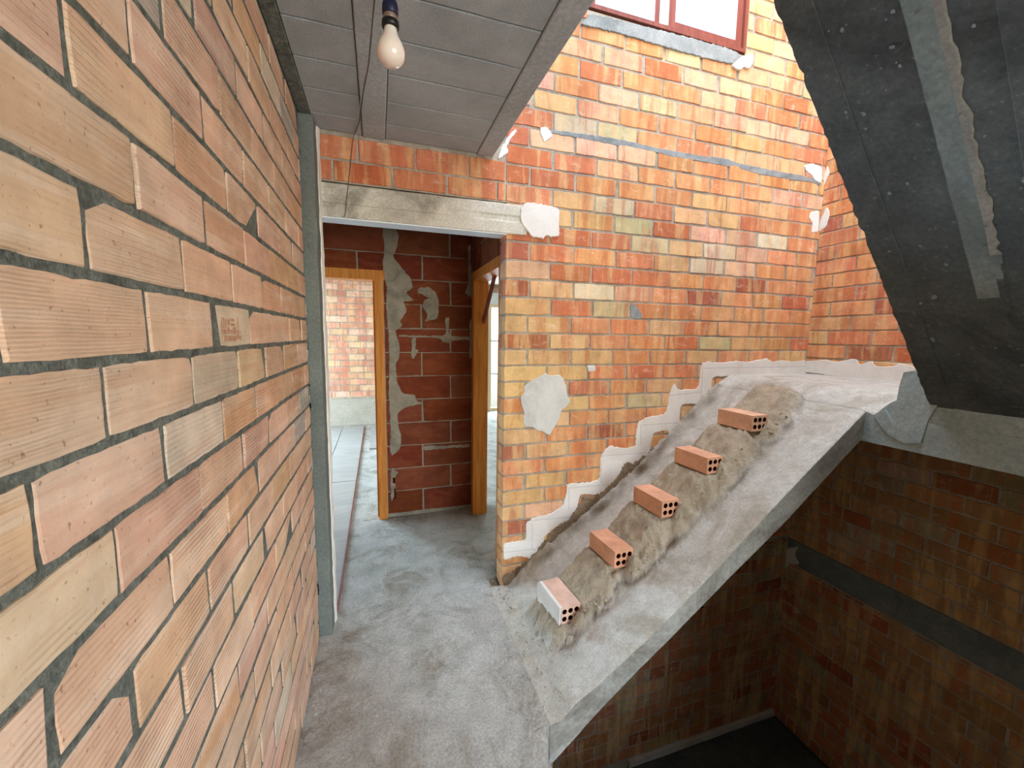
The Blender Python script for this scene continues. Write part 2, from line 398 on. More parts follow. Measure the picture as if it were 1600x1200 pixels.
# outlines in metres on their wall planes
BACK={'blob': [(0.986, 1.381), (1.008, 1.357), (1.037, 1.36), (1.081, 1.366), (1.112, 1.332), (1.128, 1.291), (1.137, 1.235), (1.165, 1.193), (1.147, 1.166), (1.103, 1.14), (1.097, 1.099), (1.076, 1.058), (1.047, 1.018), (1.026, 0.977), (0.989, 1.0), (0.945, 1.01), (0.908, 1.039), (0.859, 1.042), (0.844, 1.077), (0.85, 1.124), (0.828, 1.185), (0.82, 1.225), (0.847, 1.251), (0.846, 1.297), (0.888, 1.329), (0.937, 1.348)], 'stair_plaster': [(0.726, 0.297), (0.801, 0.298), (0.881, 0.295), (0.875, 0.412), (0.929, 0.447), (1.033, 0.449), (1.131, 0.496), (1.156, 0.574), (1.157, 0.647), (1.323, 0.634), (1.395, 0.653), (1.4, 0.712), (1.396, 0.801), (1.434, 0.857), (1.474, 0.876), (1.592, 0.853), (1.668, 0.862), (1.668, 0.938), (1.682, 1.032), (1.764, 1.062), (1.909, 1.078), (1.926, 1.219), (1.961, 1.298), (1.992, 1.246), (2.173, 1.241), (2.185, 1.431), (2.255, 1.448), (2.286, 1.424), (2.24, 1.467), (2.274, 1.441), (2.36, 1.431), (2.489, 1.446), (2.624, 1.438), (2.669, 1.448), (2.749, 1.457), (2.794, 1.466), (2.857, 1.437), (2.951, 1.45), (3.088, 1.436), (3.199, 1.454), (3.223, 1.31), (2.583, 1.287), (2.538, 1.307), (2.529, 1.336), (2.291, 1.335), (2.289, 1.223), (2.263, 1.13), (2.217, 1.127), (2.125, 1.144), (2.03, 1.138), (2.022, 1.032), (2.049, 0.961), (1.966, 0.891), (1.928, 0.963), (1.811, 0.947), (1.795, 0.875), (1.79, 0.783), (1.645, 0.676), (1.56, 0.629), (1.431, 0.501), (1.405, 0.541), (1.259, 0.566), (1.243, 0.483), (1.223, 0.369), (1.19, 0.359), (1.088, 0.364), (1.007, 0.3), (1.0, 0.222), (0.912, 0.138), (0.893, 0.176), (0.823, 0.197), (0.728, 0.181)], 'lintel_patch': [(0.806, 2.351), (0.832, 2.373), (0.899, 2.376), (0.981, 2.373), (1.015, 2.367), (1.047, 2.358), (1.044, 2.284), (1.05, 2.204), (0.999, 2.193), (0.964, 2.202), (0.945, 2.173), (0.903, 2.185), (0.876, 2.182), (0.849, 2.21), (0.815, 2.244), (0.797, 2.29), (0.8, 2.326)], 'band': [(0.962, 2.799), (1.064, 2.805), (1.204, 2.811), (1.5, 2.819), (1.738, 2.809), (1.906, 2.811), (2.081, 2.812), (2.262, 2.824), (2.396, 2.808), (2.693, 2.805), (2.988, 2.806), (3.166, 2.799), (3.195, 2.756), (3.08, 2.771), (2.865, 2.761), (2.557, 2.761), (2.4, 2.773), (2.084, 2.775), (1.807, 2.772), (1.74, 2.782), (1.503, 2.78), (1.205, 2.781), (1.079, 2.782), (0.963, 2.78)], 'corner_patch': [(3.099, 2.555), (3.186, 2.58), (3.194, 2.521), (3.201, 2.427), (3.13, 2.413), (3.131, 2.484), (3.094, 2.512)], 'corner_patch2': [(2.99, 2.874), (3.063, 2.9), (3.175, 2.892), (3.181, 2.77), (3.112, 2.784), (3.074, 2.818), (3.016, 2.84)], 'ceil_patch': [(0.915, 2.8), (0.948, 2.811), (0.976, 2.798), (0.997, 2.766), (0.957, 2.737), (0.944, 2.72), (0.919, 2.766)], 'ceil_patch2': [(0.673, 2.637), (0.71, 2.699), (0.76, 2.769), (0.773, 2.76), (0.742, 2.715), (0.711, 2.665), (0.73, 2.645), (0.686, 2.604), (0.667, 2.59)], 'sill': [(1.147, 3.394), (1.206, 3.466), (1.387, 3.475), (1.91, 3.494), (2.286, 3.495), (2.329, 3.469), (2.32, 3.428), (2.24, 3.407), (2.044, 3.399), (1.819, 3.398), (1.581, 3.402), (1.39, 3.404), (1.293, 3.4)], 'sill_white': [(2.255, 3.395), (2.317, 3.457), (2.422, 3.508), (2.44, 3.472), (2.412, 3.407), (2.363, 3.407), (2.311, 3.377)], 'small1': [(1.282, 1.426), (1.337, 1.429), (1.341, 1.335), (1.279, 1.325)], 'small2': [(1.576, 1.82), (1.637, 1.832), (1.672, 1.792), (1.675, 1.736), (1.627, 1.721), (1.584, 1.74)], 'small3': [(1.275, 1.419), (1.329, 1.425), (1.339, 1.384), (1.284, 1.384)]}
ENDW={'smear_long': [(0.052, 2.489), (0.135, 2.493), (0.184, 2.404), (0.159, 2.309), (0.13, 2.241), (0.194, 2.16), (0.278, 2.06), (0.287, 1.993), (0.229, 1.951), (0.296, 1.886), (0.209, 1.883), (0.236, 1.796), (0.178, 1.716), (0.196, 1.678), (0.138, 1.627), (0.175, 1.519), (0.163, 1.4), (0.137, 1.353), (0.146, 1.199), (0.19, 1.102), (0.295, 1.087), (0.3, 1.032), (0.371, 1.004), (0.211, 0.98), (0.141, 0.922), (0.151, 0.824), (0.173, 0.725), (0.165, 0.614), (0.077, 0.546), (0.083, 0.888), (0.075, 1.165), (0.087, 1.4), (0.081, 1.597), (0.071, 1.791), (0.072, 2.02), (0.046, 2.169), (0.067, 2.301), (0.055, 2.393)], 'smear_blob': [(0.326, 1.995), (0.424, 2.01), (0.483, 1.963), (0.503, 1.885), (0.497, 1.745), (0.382, 1.712), (0.412, 1.772), (0.363, 1.84), (0.384, 1.9), (0.423, 1.911), (0.364, 1.943), (0.33, 1.951)], 'smear_joint': [(0.166, 1.598), (0.521, 1.596), (0.562, 1.615), (0.558, 1.756), (0.594, 1.763), (0.588, 1.615), (0.624, 1.595), (0.771, 1.589), (0.777, 1.564), (0.624, 1.559), (0.583, 1.533), (0.542, 1.543), (0.511, 1.578), (0.166, 1.584)], 'smear_low': [(0.337, 0.601), (0.373, 0.63), (0.57, 0.61), (0.774, 0.616), (0.781, 0.582), (0.545, 0.593), (0.385, 0.579)], 'smear_switch': [(0.081, 0.459), (0.144, 0.403), (0.114, 0.368), (0.117, 0.204), (0.075, 0.133)], 'smear_v': [(0.272, 1.575), (0.311, 1.581), (0.3, 1.48), (0.33, 1.47), (0.29, 1.4), (0.27, 1.41)], 'smear_corner': [(0.758, 2.381), (0.784, 2.383), (0.78, 2.219), (0.803, 2.1), (0.8, 1.927), (0.781, 1.937), (0.733, 1.975), (0.759, 2.057), (0.764, 2.198)], 'smear_corner2': [(0.776, 1.742), (0.792, 1.748), (0.799, 1.399), (0.772, 1.399)]}
RBAND=[(2.342, 1.443), (2.194, 1.461), (2.129, 1.448), (1.997, 1.483), (1.964, 1.438), (1.898, 1.47), (1.868, 1.434), (1.779, 1.441), (1.733, 1.466), (1.649, 1.443)]
RC=[(2.365, 2.504), (2.309, 2.603), (2.279, 2.547), (2.294, 2.454), (2.356, 2.42)]
RD=[(2.381, 2.836), (2.331, 2.906), (2.309, 2.842), (2.342, 2.774), (2.382, 2.763)]


# ------------------------------------------------------------------ main dimensions
YB = 2.35          # face of the back wall
XR = 3.22          # face of the right wall
XL = -0.328        # face of the left wall
ZC = 2.60          # underside of the ceiling
ZL = 1.345         # landing
XF = 2.33          # face of the landing slab
ZD = -1.65         # landing of the flight below

# ------------------------------------------------------------------ floor
def grid(name, x0, x1, y0, y1, step, zf, mat, parent=None, bottom=None):
    nx = max(1, int(round((x1-x0)/step))); ny = max(1, int(round((y1-y0)/step))); V = []; F = []
    for j in range(ny+1):
        for i in range(nx+1):
            x = x0+(x1-x0)*i/nx; y = y0+(y1-y0)*j/ny; p = zf(x, y)
            V.append(p if isinstance(p, tuple) else (x, y, p))
    for j in range(ny):
        for i in range(nx):
            a = j*(nx+1)+i; F.append((a, a+1, a+nx+2, a+nx+1))
    if bottom:
        rim = [i for i in range(nx+1)] + [j*(nx+1)+nx for j in range(1, ny+1)] + [ny*(nx+1)+i for i in range(nx-1, -1, -1)] + [j*(nx+1) for j in range(ny-1, 0, -1)]
        b = len(V)
        for k in rim: V.append((V[k][0], V[k][1], bottom(V[k][0], V[k][1])))
        for i in range(len(rim)): F.append((rim[(i+1) % len(rim)], rim[i], b+i, b+(i+1) % len(rim)))
        F.append(tuple(range(b, len(V)))[::-1])
    return obj(name, pymesh(name, V, F, True), parent, mat)

def floor_z(x, y):
    z = 0.0045*fbm((x*9, y*9, 0.5), 5) + 0.004*fbm((x*2.2, y*2.2, 8.5), 3)
    rough = sm(0.30, 0.62, x)*sm(2.7, 2.1, y)
    z += rough*(0.010*abs(fbm((x*16, y*16, 4.4), 5)) + 0.004)
    ln = math.exp(-((x-XL)/0.05)**2)*0.006
    return z + ln*(1+fbm((x*20, y*20, 1.1)))
fl = empty('floor')
tag(fl, 'rough grey bare concrete floor slab of the hall, dusty and uneven', 'floor', 'structure')
def hall_pt(x, y):
    xx = x
    if y < 1.38 and x > 0.5:   # ragged slab edge over the stairwell
        xx = 0.5 + (x-0.5)*((0.585-0.5) + 0.010*fbm((1.0, y*9, 2.0)) + 0.03*sm(1.2, 1.38, y))/0.16
    return (xx, y, floor_z(x, y) - 0.02*sm(0.64, 0.66, x)*(y < 1.38))
grid('hall_slab', XL-0.02, 0.66, -3.0, 3.60, 0.014, hall_pt, M_FLOOR, fl, lambda x, y: -0.28)
grid('passage_slab', -3.3, XL-0.021, 2.30, 3.60, 0.04, lambda x, y: floor_z(x, y), M_FLOOR, fl, lambda x, y: -0.28)
grid('passage_slab', 0.655, 0.80, 2.46, 3.60, 0.014, lambda x, y: floor_z(x, y), M_FLOOR, fl, lambda x, y: -0.28)
boxes('room_slab', [((-3.3, 3.60, -0.28), (0.80, 8.5, -0.001)), ((0.80, 2.46, -0.28), (5.0, 8.5, -0.001))], M_FLOOR, fl)

# long smooth boards laid beside the passage
bt = tag(empty('floor_boards', (-0.26, 2.5, 0)), 'smooth pale boards laid flat on the floor beyond the grey door post', 'board')
for i, (a, b, y0, y1) in enumerate(((-0.60, -0.262, 2.40, 4.6), (-0.60, -0.262, 4.606, 7.42), (-0.95, -0.606, 2.40, 5.6), (-0.95, -0.606, 5.606, 7.42), (-1.30, -0.956, 3.7, 7.42), (-0.150, 0.30, 5.9, 7.42), (0.306, 0.75, 5.9, 7.42))):
    o = box('board', (a+0.26, y0-2.5, 0.0), (b+0.26, y1-2.5, 0.016+0.002*(i % 2)), M_BOARD, bt, 0.002)
o = box('board_edge', (-0.002, -0.1, 0.0), (0.006, 4.9, 0.020), M_REDWOOD, bt); o['label'] = 'thin reddish edge strip'

# ------------------------------------------------------------------ walls (mortar bodies; bricks are laid on them at the end)
wall_left = tag(obj('wall_left', bmesh.new()), 'long salmon ribbed brick wall beside the camera, dark grey recessed joints', 'wall', 'structure')
box('mortar_bed', (XL-0.13, -3.0, -0.02), (XL, 2.20, ZC+0.02), M_MORTAR_D, wall_left)
wall_back = tag(obj('wall_back', bmesh.new()), 'sunlit orange and yellow mottled brick wall behind the stairs, with doorway and window', 'wall', 'structure')
boxes('mortar_bed', [((0.724, YB, -0.02), (1.20, YB+0.11, 5.3)), ((2.375, YB, -0.02), (XR+0.13, YB+0.11, 5.3)), ((1.20, YB, -0.02), (2.375, YB+0.11, 3.49)),
    ((1.20, YB, 4.62), (2.375, YB+0.11, 5.3)), ((-0.45, YB, 2.365), (0.724, YB+0.11, 5.3))], M_MORTAR, wall_back)
wall_right = tag(obj('wall_right', bmesh.new()), 'orange brick side wall standing above the stair landing', 'wall', 'structure')
box('mortar_bed', (XR, -0.3, ZL-0.25), (XR+0.13, YB, 5.3), M_MORTAR, wall_right)
wall_cellar_back = tag(obj('wall_lower_back', bmesh.new()), 'dark brick wall in shade under the stair slab', 'wall', 'structure')
box('mortar_bed', (0.5, YB, -1.9), (XR+0.13, YB+0.11, -0.022), M_MORTAR, wall_cellar_back)
wall_cellar_right = tag(obj('wall_lower_right', bmesh.new()), 'shaded brick wall below the landing with a grey concrete band', 'wall', 'structure')
box('mortar_bed', (XR, -0.3, -1.9), (XR+0.13, YB, ZL-0.252), M_MORTAR, wall_cellar_right)
wall_hall = tag(obj('wall_passage_end', bmesh.new()), 'dark red hollow brick partition between two door frames, smeared with mortar', 'wall', 'structure')
boxes('mortar_bed', [((0.045, 3.60, -0.02), (0.90, 3.70, ZC)), ((-0.95, 3.60, 2.12), (0.045, 3.70, ZC)), ((-3.3, 3.60, -0.02), (-0.95, 3.70, ZC))], M_SMEAR, wall_hall)
wall_side = tag(obj('wall_passage_side', bmesh.new()), 'dark brick piece of wall above the second door frame', 'wall', 'structure')
boxes('mortar_bed', [((0.80, 2.46, 2.14), (0.90, 3.60, ZC)), ((0.80, 3.53, -0.02), (0.90, 3.60, 2.14)), ((0.80, 2.46, -0.02), (0.90, 2.62, 2.14))], M_SMEAR, wall_side)
wall_far = tag(obj('wall_far', bmesh.new()), 'sunlit pale red brick wall of the far room seen through the left door', 'wall', 'structure')
boxes('mortar_bed', [((-2.1, 7.60, -0.02), (1.3, 7.72, 2.75)), ((-3.3, 7.60, -0.02), (-2.1, 7.72, 0.7)), ((-3.3, 7.60, 2.3), (-2.1, 7.72, 2.75))], M_MORTAR, wall_far)
wall_far_right = tag(obj('wall_far_right', bmesh.new()), 'rough brown wall around the tall window of the room on the right', 'wall', 'structure')
boxes('render_coat', [((1.3, 8.40, -0.02), (2.20, 8.52, 2.75)), ((3.6, 8.40, -0.02), (5.0, 8.52, 2.75)), ((2.20, 8.40, 2.26), (3.6, 8.52, 2.75)), ((1.3, 7.72, -0.02), (1.42, 8.40, 2.75))],
      mat_rough('rough_brown_render', (168, 132, 108), (198, 168, 142), (130, 96, 78), 9, 40, 1.0, 0.01), wall_far_right)
box('concrete_lintel', (2.1, 8.385, 2.26), (3.7, 8.40, 2.50), M_GREYPL, wall_far_right)
# shell that is not in the picture but closes the rooms
ws = tag(obj('wall_outer', bmesh.new()), 'plain rendered outer walls closing the rooms out of sight', 'wall', 'structure')
boxes('render_coat', [((-3.42, 2.2, -0.02), (-3.3, 4.2, 2.75)), ((-3.42, 6.8, -0.02), (-3.3, 7.72, 2.75)), ((-3.42, 4.2, 2.4), (-3.3, 6.8, 2.75)),
    ((5.0, 2.4, -0.02), (5.1, 8.5, 2.75)), ((-3.3, 2.2, -0.02), (XL-0.14, 2.3, 2.75)), ((XR+0.2, 2.4, -0.02), (5.0, 2.46, 2.75)),
    ((XR, -3.2, 2.9), (XR+0.13, -0.3, 5.3)), ((-2.6, -3.2, 2.9), (-2.5, -0.27, 5.3)), ((-2.5, -3.2, 2.9), (0.3, -3.1, 5.3)), ((0.3, -3.2, 2.9), (XR, -3.1, 3.45)), ((0.3, -3.2, 5.1), (XR, -3.1, 5.3)),
    
    ((XR, -3.1, -0.3), (XR+0.13, -0.27, 2.62)), ((XL-0.13, -3.2, -0.3), (0.7, -3.1, 2.62)), ((0.7, -3.2, -0.3), (XR, -3.1, 0.6)), ((0.7, -3.2, 2.4), (XR, -3.1, 2.62)), ((0.66, -3.2, -0.3), (XR, -0.27, -0.002)),
    ((-2.6, -0.27, 2.9), (-2.5, YB+0.1, 5.3)), ((-2.5, YB, 2.9), (-0.45, YB+0.1, 5.3)), ((-2.6, -3.2, 2.62), (XL-0.13, YB+0.1, 2.88)), ((0.637, -3.2, 2.62), (XR+0.13, -0.28, 2.88))], M_SMEAR, ws)
boxes('shaft_darkening_coat', [((0.50, -0.27, -1.9), (XR+0.13, -0.15, -0.02)), ((1.65, -0.27, -0.02), (XR+0.13, -0.15, 3.0)), ((0.50, -0.27, 2.62), (1.65, -0.15, 3.0)), ((0.52, -0.15, -1.9), (0.575, YB, -0.285))], mat_rough('darkened_shaft_render', (92, 88, 80), (108, 104, 96), None, 3, 60, 0.4, 0.003), ws)  # unseen shaft walls, darkened to cut bounce light in the stairwell
rf = tag(obj('roof', bmesh.new()), 'roof slab over the stairwell with an opening added for fill light', 'roof', 'structure')
boxes('roof_slab', [((-2.6, -3.2, 5.3), (XR+0.13, -0.3, 5.45)), ((-2.6, -0.3, 5.3), (0.78, YB+0.1, 5.45)), ((3.12, -0.3, 5.3), (XR+0.13, YB+0.1, 5.45)), ((0.78, -0.3, 5.3), (3.12, 0.38, 5.45)), ((0.78, 2.30, 5.3), (3.12, YB+0.1, 5.45))], M_WHITE, rf)

# ------------------------------------------------------------------ ceiling of concrete blocks between joists
ce = tag(obj('ceiling', bmesh.new()), 'grey concrete block ceiling with smooth precast joists over the hall', 'ceiling', 'structure')
box('topping', (XL-0.13, -3.0, ZC+0.03), (0.637, YB, 2.88), M_JOIST, ce)
for (x0, x1, lab) in ((-0.052, 0.056, None), (0.543, 0.637, 'edge beam of the ceiling at the stairwell'), (XL, -0.276, 'mortar strip against the left wall')):
    bm = bmesh.new(); add_box(bm, (x0, -3.0, ZC), (x1, YB, ZC+0.05)); bmesh.ops.bevel(bm, geom=list(bm.edges), offset=0.004, segments=1, affect='EDGES')
    o = obj('joist', bm, ce, M_JOIST if x0 > -0.2 else M_MORTAR_D)
    if lab: o['label'] = lab
for bi, (x0, x1) in enumerate(((-0.273, -0.056), (0.060, 0.539))):
    y = YB - 0.165; yy = [(y, YB-0.002)]
    while y > -0.3: yy.append((y-0.2, y)); y -= 0.2
    for (a, b) in yy:
        V = []; F = []; nx = 6
        for j, y_ in enumerate((a+0.002, a+0.006, (a+b)/2, b-0.006, b-0.002)):
            for i in range(nx+1):
                x = x0 + (x1-x0)*i/nx
                z = ZC + 0.006 + 0.0012*fbm((x*14, y_*14, bi)) + (0.006 if j in (0, 4) else 0)
                V.append((x, y_ + 0.0015*fbm((x*25, a*9, 2)), z))
        for j in range(4):
            for i in range(nx): k = j*(nx+1)+i; F.append((k, k+nx+1, k+nx+2, k+1))
        b0 = len(V)
        V += [(v[0], v[1], ZC+0.04) for v in V[:]]
        for j in range(4):
            for i in range(nx): k = b0+j*(nx+1)+i; F.append((k, k+1, k+nx+2, k+nx+1))
        rim = list(range(nx+1)) + [j*(nx+1)+nx for j in range(1, 5)] + [4*(nx+1)+i for i in range(nx-1, -1, -1)] + [j*(nx+1) for j in range(3, 0, -1)]
        for i in range(len(rim)): F.append((rim[i], rim[(i+1) % len(rim)], b0+rim[(i+1) % len(rim)], b0+rim[i]))
        obj('ceiling_block', pymesh('ceiling_block', V, F), ce, M_CEIL)
boxes('passage_soffit', [((-3.3, YB+0.11, ZC+0.01), (0.9, 3.6, 2.88)), ((0.637, YB+0.11, ZC+0.01), (0.9, 2.6, 2.88))], M_CEIL, ce)
cf = tag(obj('ceiling_far', bmesh.new()), 'bright white panels above the far rooms', 'ceiling', 'structure')
xs = [-3.3, -2.2, -1.35, -0.78, -0.36, -0.12, 0.42, 0.9]
for a, b in zip(xs, xs[1:]):
    box('panel', (a+0.006, 3.7, 2.66+0.02*rnd.random()), (b-0.006, 7.6, 2.74), M_WHITE, cf)
box('panel', (0.9, 2.46, 2.66), (5.0, 8.4, 2.74), M_WHITE, cf)

# ------------------------------------------------------------------ post, lintel
po = tag(empty('door_post', (-0.296, 2.27, 0)), 'grey cement-coated post where the salmon brick wall ends, floor to ceiling', 'post')
bm = bmesh.new()
def prism(bm, sec, zs, jit=0.0):
    rings = []
    for z in zs: rings.append([bm.verts.new((x + jit*fbm((x*30, y*30, z*7)), y + jit*fbm((x*30, y*30, z*7+5)), z)) for x, y in sec])
    n = len(sec)
    for A, B in zip(rings, rings[1:]):
        for i in range(n): bm.faces.new((A[i], A[(i+1) % n], B[(i+1) % n], B[i]))
    bm.faces.new(rings[0][::-1]); bm.faces.new(rings[-1])
zs = [i*ZC/60 for i in range(61)]
prism(bm, [(-0.032, -0.068), (0.026, -0.068), (0.030, -0.064), (0.031, 0.0), (0.033, 0.074), (-0.032, 0.074)], zs, 0.0035)
obj('post_core', bm, po, M_POST)
bm = bmesh.new(); prism(bm, [(0.0315, 0.030), (0.037, 0.034), (0.043, 0.060), (0.042, 0.076), (0.030, 0.078), (0.028, 0.05)], zs, 0.005)
o = obj('corner_bead', bm, po, M_PLASTER); o['label'] = 'paler ragged mortar edge of the post'
bm = bmesh.new()
for k in range(26):
    z = rnd.uniform(0.1, 2.55); add_box(bm, (-0.034-rnd.random()*0.006, -0.071, z), (-0.026, -0.064, z+rnd.uniform(0.02, 0.07)))
tag(obj('mortar_crumb', bm, po, M_MORTAR_D), kind='stuff')

li = tag(empty('door_lintel', (0.27, YB, 2.19)), 'pale precast concrete lintel with a groove, over the passage opening', 'lintel')
bm = bmesh.new()
sec = [(-0.012, 0.0), (-0.016, 0.004), (-0.016, 0.066), (-0.009, 0.072), (-0.009, 0.098), (-0.014, 0.106), (-0.014, 0.160), (-0.008, 0.166), (0.10, 0.168), (0.10, 0.0)]
rg = []
for i in range(41):
    x = -0.60 + 1.17*i/40
    rg.append([bm.verts.new((x, y + (0.0018*fbm((x*16, y*60, z*30)) if y < 0.05 else 0), z + 0.0018*fbm((x*14, z*40, 1)))) for y, z in sec])
for A, B in zip(rg, rg[1:]):
    for i in range(len(sec)): bm.faces.new((A[i], B[i], B[(i+1) % len(sec)], A[(i+1) % len(sec)]))
bm.faces.new(rg[0][::-1]); bm.faces.new(rg[-1]); bmesh.ops.recalc_face_normals(bm, faces=list(bm.faces))
obj('lintel_beam', bm, li, M_LINTEL)
o = box('lit_soffit', (-0.56, -0.012, -0.006), (0.45, 0.095, 0.0), M_LIT_SOFFIT, li, 0.001); o['label'] = 'lintel underside coloured white as if lit from the far room'  # far-room light on the underside, painted as a white strip

# ------------------------------------------------------------------ lower stair flight
NEAR = [(0.60, 0.0), (0.66, 0.03), (0.856, 0.140), (1.1, 0.300), (1.354, 0.484), (1.84, 0.876), (2.253, 1.195), (2.6, 1.45)]
WALLZ = [(0.60, 0.0), (0.76, 0.005), (0.877, 0.09), (1.01, 0.202), (1.379, 0.467), (1.645, 0.667), (2.025, 0.986), (2.289, 1.232), (2.6, 1.50)]
UNDER = [(0.60, -0.20), (0.667, -0.155), (0.905, 0.043), (1.282, 0.318), (1.894, 0.767), (2.311, 1.102), (2.4, 1.17)]
YE = 1.375
STEPS = [(0.837, 0.256), (1.135, 0.505), (1.410, 0.744), (1.690, 0.958), (1.985, 1.178)]
def smin(a, b, k=0.05):
    h = max(0, k-abs(a-b))/k; return min(a, b) - h*h*k/4
def base_z(x, y):
    t = min(1, max(0, (YB-y)/(YB-YE))); z = lerp_pts(WALLZ, x)*(1-t) + lerp_pts(NEAR, x)*t
    return smin(z, ZL, 0.07)
def stair_z(x, y):
    b = base_z(x, y)
    z = b + 0.0022*fbm((x*22, y*22, 6.1), 4)
    nearedge = sm(YE+0.02, YE, y)*0.006
    # ragged mortar left along the wall
    d = YB - y
    on = sm(0.8, 0.95, x)*sm(2.45, 2.2, x)
    wob = 0.055 + 0.030*fbm((x*5, 1.0, 2.0))
    z += on*sm(wob+0.03, wob-0.01, d)*(0.022 + 0.016*fbm((x*24, y*30, 3.0), 5))
    z += sm(1.25, 0.95, x)*sm(0.75, 0.85, x)*sm(0.30, 0.05, d)*(0.020 + 0.014*fbm((x*20, y*20, 5.0), 5))
    # mortar filled in behind and under each step brick
    h = None
    prev = (0.745, 0.02)
    for i, (sx, sz) in enumerate(STEPS):
        if prev[0] <= x < sx: h = prev[1] + (sz-0.105-prev[1])*sm(prev[0], sx, x)**0.8; break
        if sx <= x < sx+0.115: h = sz-0.098; break
        prev = (sx+0.115, sz-0.012)
    if h is None and x >= prev[0]: h = prev[1] + (ZL-prev[1])*sm(prev[0], prev[0]+0.30, x)
    if h is not None and x > 0.745:
        yn = 1.735 - 0.05*fbm((x*4, 4.0, 0.3))
        wy = sm(yn-0.11, yn+0.02, y)*sm(2.07+0.03*fbm((x*6, 0, 0)), 1.97, y)
        rock = 0.016*fbm((x*15, y*15, 9.0), 5) + 0.015*abs(fbm((x*34, y*34, 2.0), 4))
        z = z + max(0, h-b)*wy + rock*sm(0.02, 0.3, wy)*(1.0 if not any(sx-0.01 < x < sx+0.12 and 1.70 < y < 1.99 for sx, _ in STEPS) else 0.15)
        for sx, sz in STEPS:
            tt = (x-sx)/0.115
            if 0.25 < tt < 2.2:
                cov = sm(0.25, 0.8, tt)*sm(2.2, 1.3, tt)*sm(1.60, 1.70, y)*sm(1.80, 1.72, y)
                z = max(z, b + (sz-0.035-b)*cov*(0.8+0.35*fbm((x*20, y*20, 3.0)))) if cov > 0.02 and y < 1.722 else z
        rim = math.exp(-((y-(yn-0.07))/0.05)**2)
        z += rim*(0.012+0.022*fbm((x*26, y*26, 12.0), 5))*sm(2.15, 1.9, x)
    st = sm(1.0, 0.66, x)*sm(YE, YE+0.25, y)
    z += st*(0.006 + 0.012*abs(fbm((x*19, y*19, 4.4), 5)))
    return z - nearedge
def under_z(x, y): return lerp_pts(UNDER, x) + 0.004*fbm((x*12, y*12, 0.2))
fs = tag(empty('stair_flight', (0.75, 1.86, 0)), 'bare concrete stair slab rising along the sunlit wall with five hollow bricks mortared on', 'stairs')
def rel(o): o.matrix_parent_inverse = o.parent.matrix_world.inverted(); return o
bpy.context.view_layer.update()
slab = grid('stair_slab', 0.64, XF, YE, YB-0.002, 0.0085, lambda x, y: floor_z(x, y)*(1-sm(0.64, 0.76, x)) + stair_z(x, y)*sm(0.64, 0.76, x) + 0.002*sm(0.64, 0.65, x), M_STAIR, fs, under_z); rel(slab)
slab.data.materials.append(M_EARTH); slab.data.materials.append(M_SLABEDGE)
at = slab.data.color_attributes.new('soil_shade', 'FLOAT_COLOR', 'POINT')
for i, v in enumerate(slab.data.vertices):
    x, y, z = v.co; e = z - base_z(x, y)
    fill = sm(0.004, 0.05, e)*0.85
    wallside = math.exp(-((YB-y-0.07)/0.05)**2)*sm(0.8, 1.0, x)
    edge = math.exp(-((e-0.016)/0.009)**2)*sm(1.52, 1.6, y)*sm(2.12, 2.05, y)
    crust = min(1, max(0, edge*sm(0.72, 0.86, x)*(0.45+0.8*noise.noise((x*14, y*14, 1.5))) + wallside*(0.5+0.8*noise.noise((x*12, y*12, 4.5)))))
    under = 0.55*max(0, 1-abs(y-1.66)/0.06)*max(0, noise.noise((x*20, y*20, 8.0))+0.3)*sm(0.8, 0.9, x)*sm(2.2, 2.1, x)  # shade painted into the colour below the brick ends
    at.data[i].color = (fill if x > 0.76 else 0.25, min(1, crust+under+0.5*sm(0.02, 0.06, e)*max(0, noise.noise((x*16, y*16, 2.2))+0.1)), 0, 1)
for p in slab.data.polygons:
    c = p.center; n = p.normal
    if abs(n.y) > 0.9 and c.y < YE+0.004 or n.z < -0.2: p.material_index = 2; p.use_smooth = False
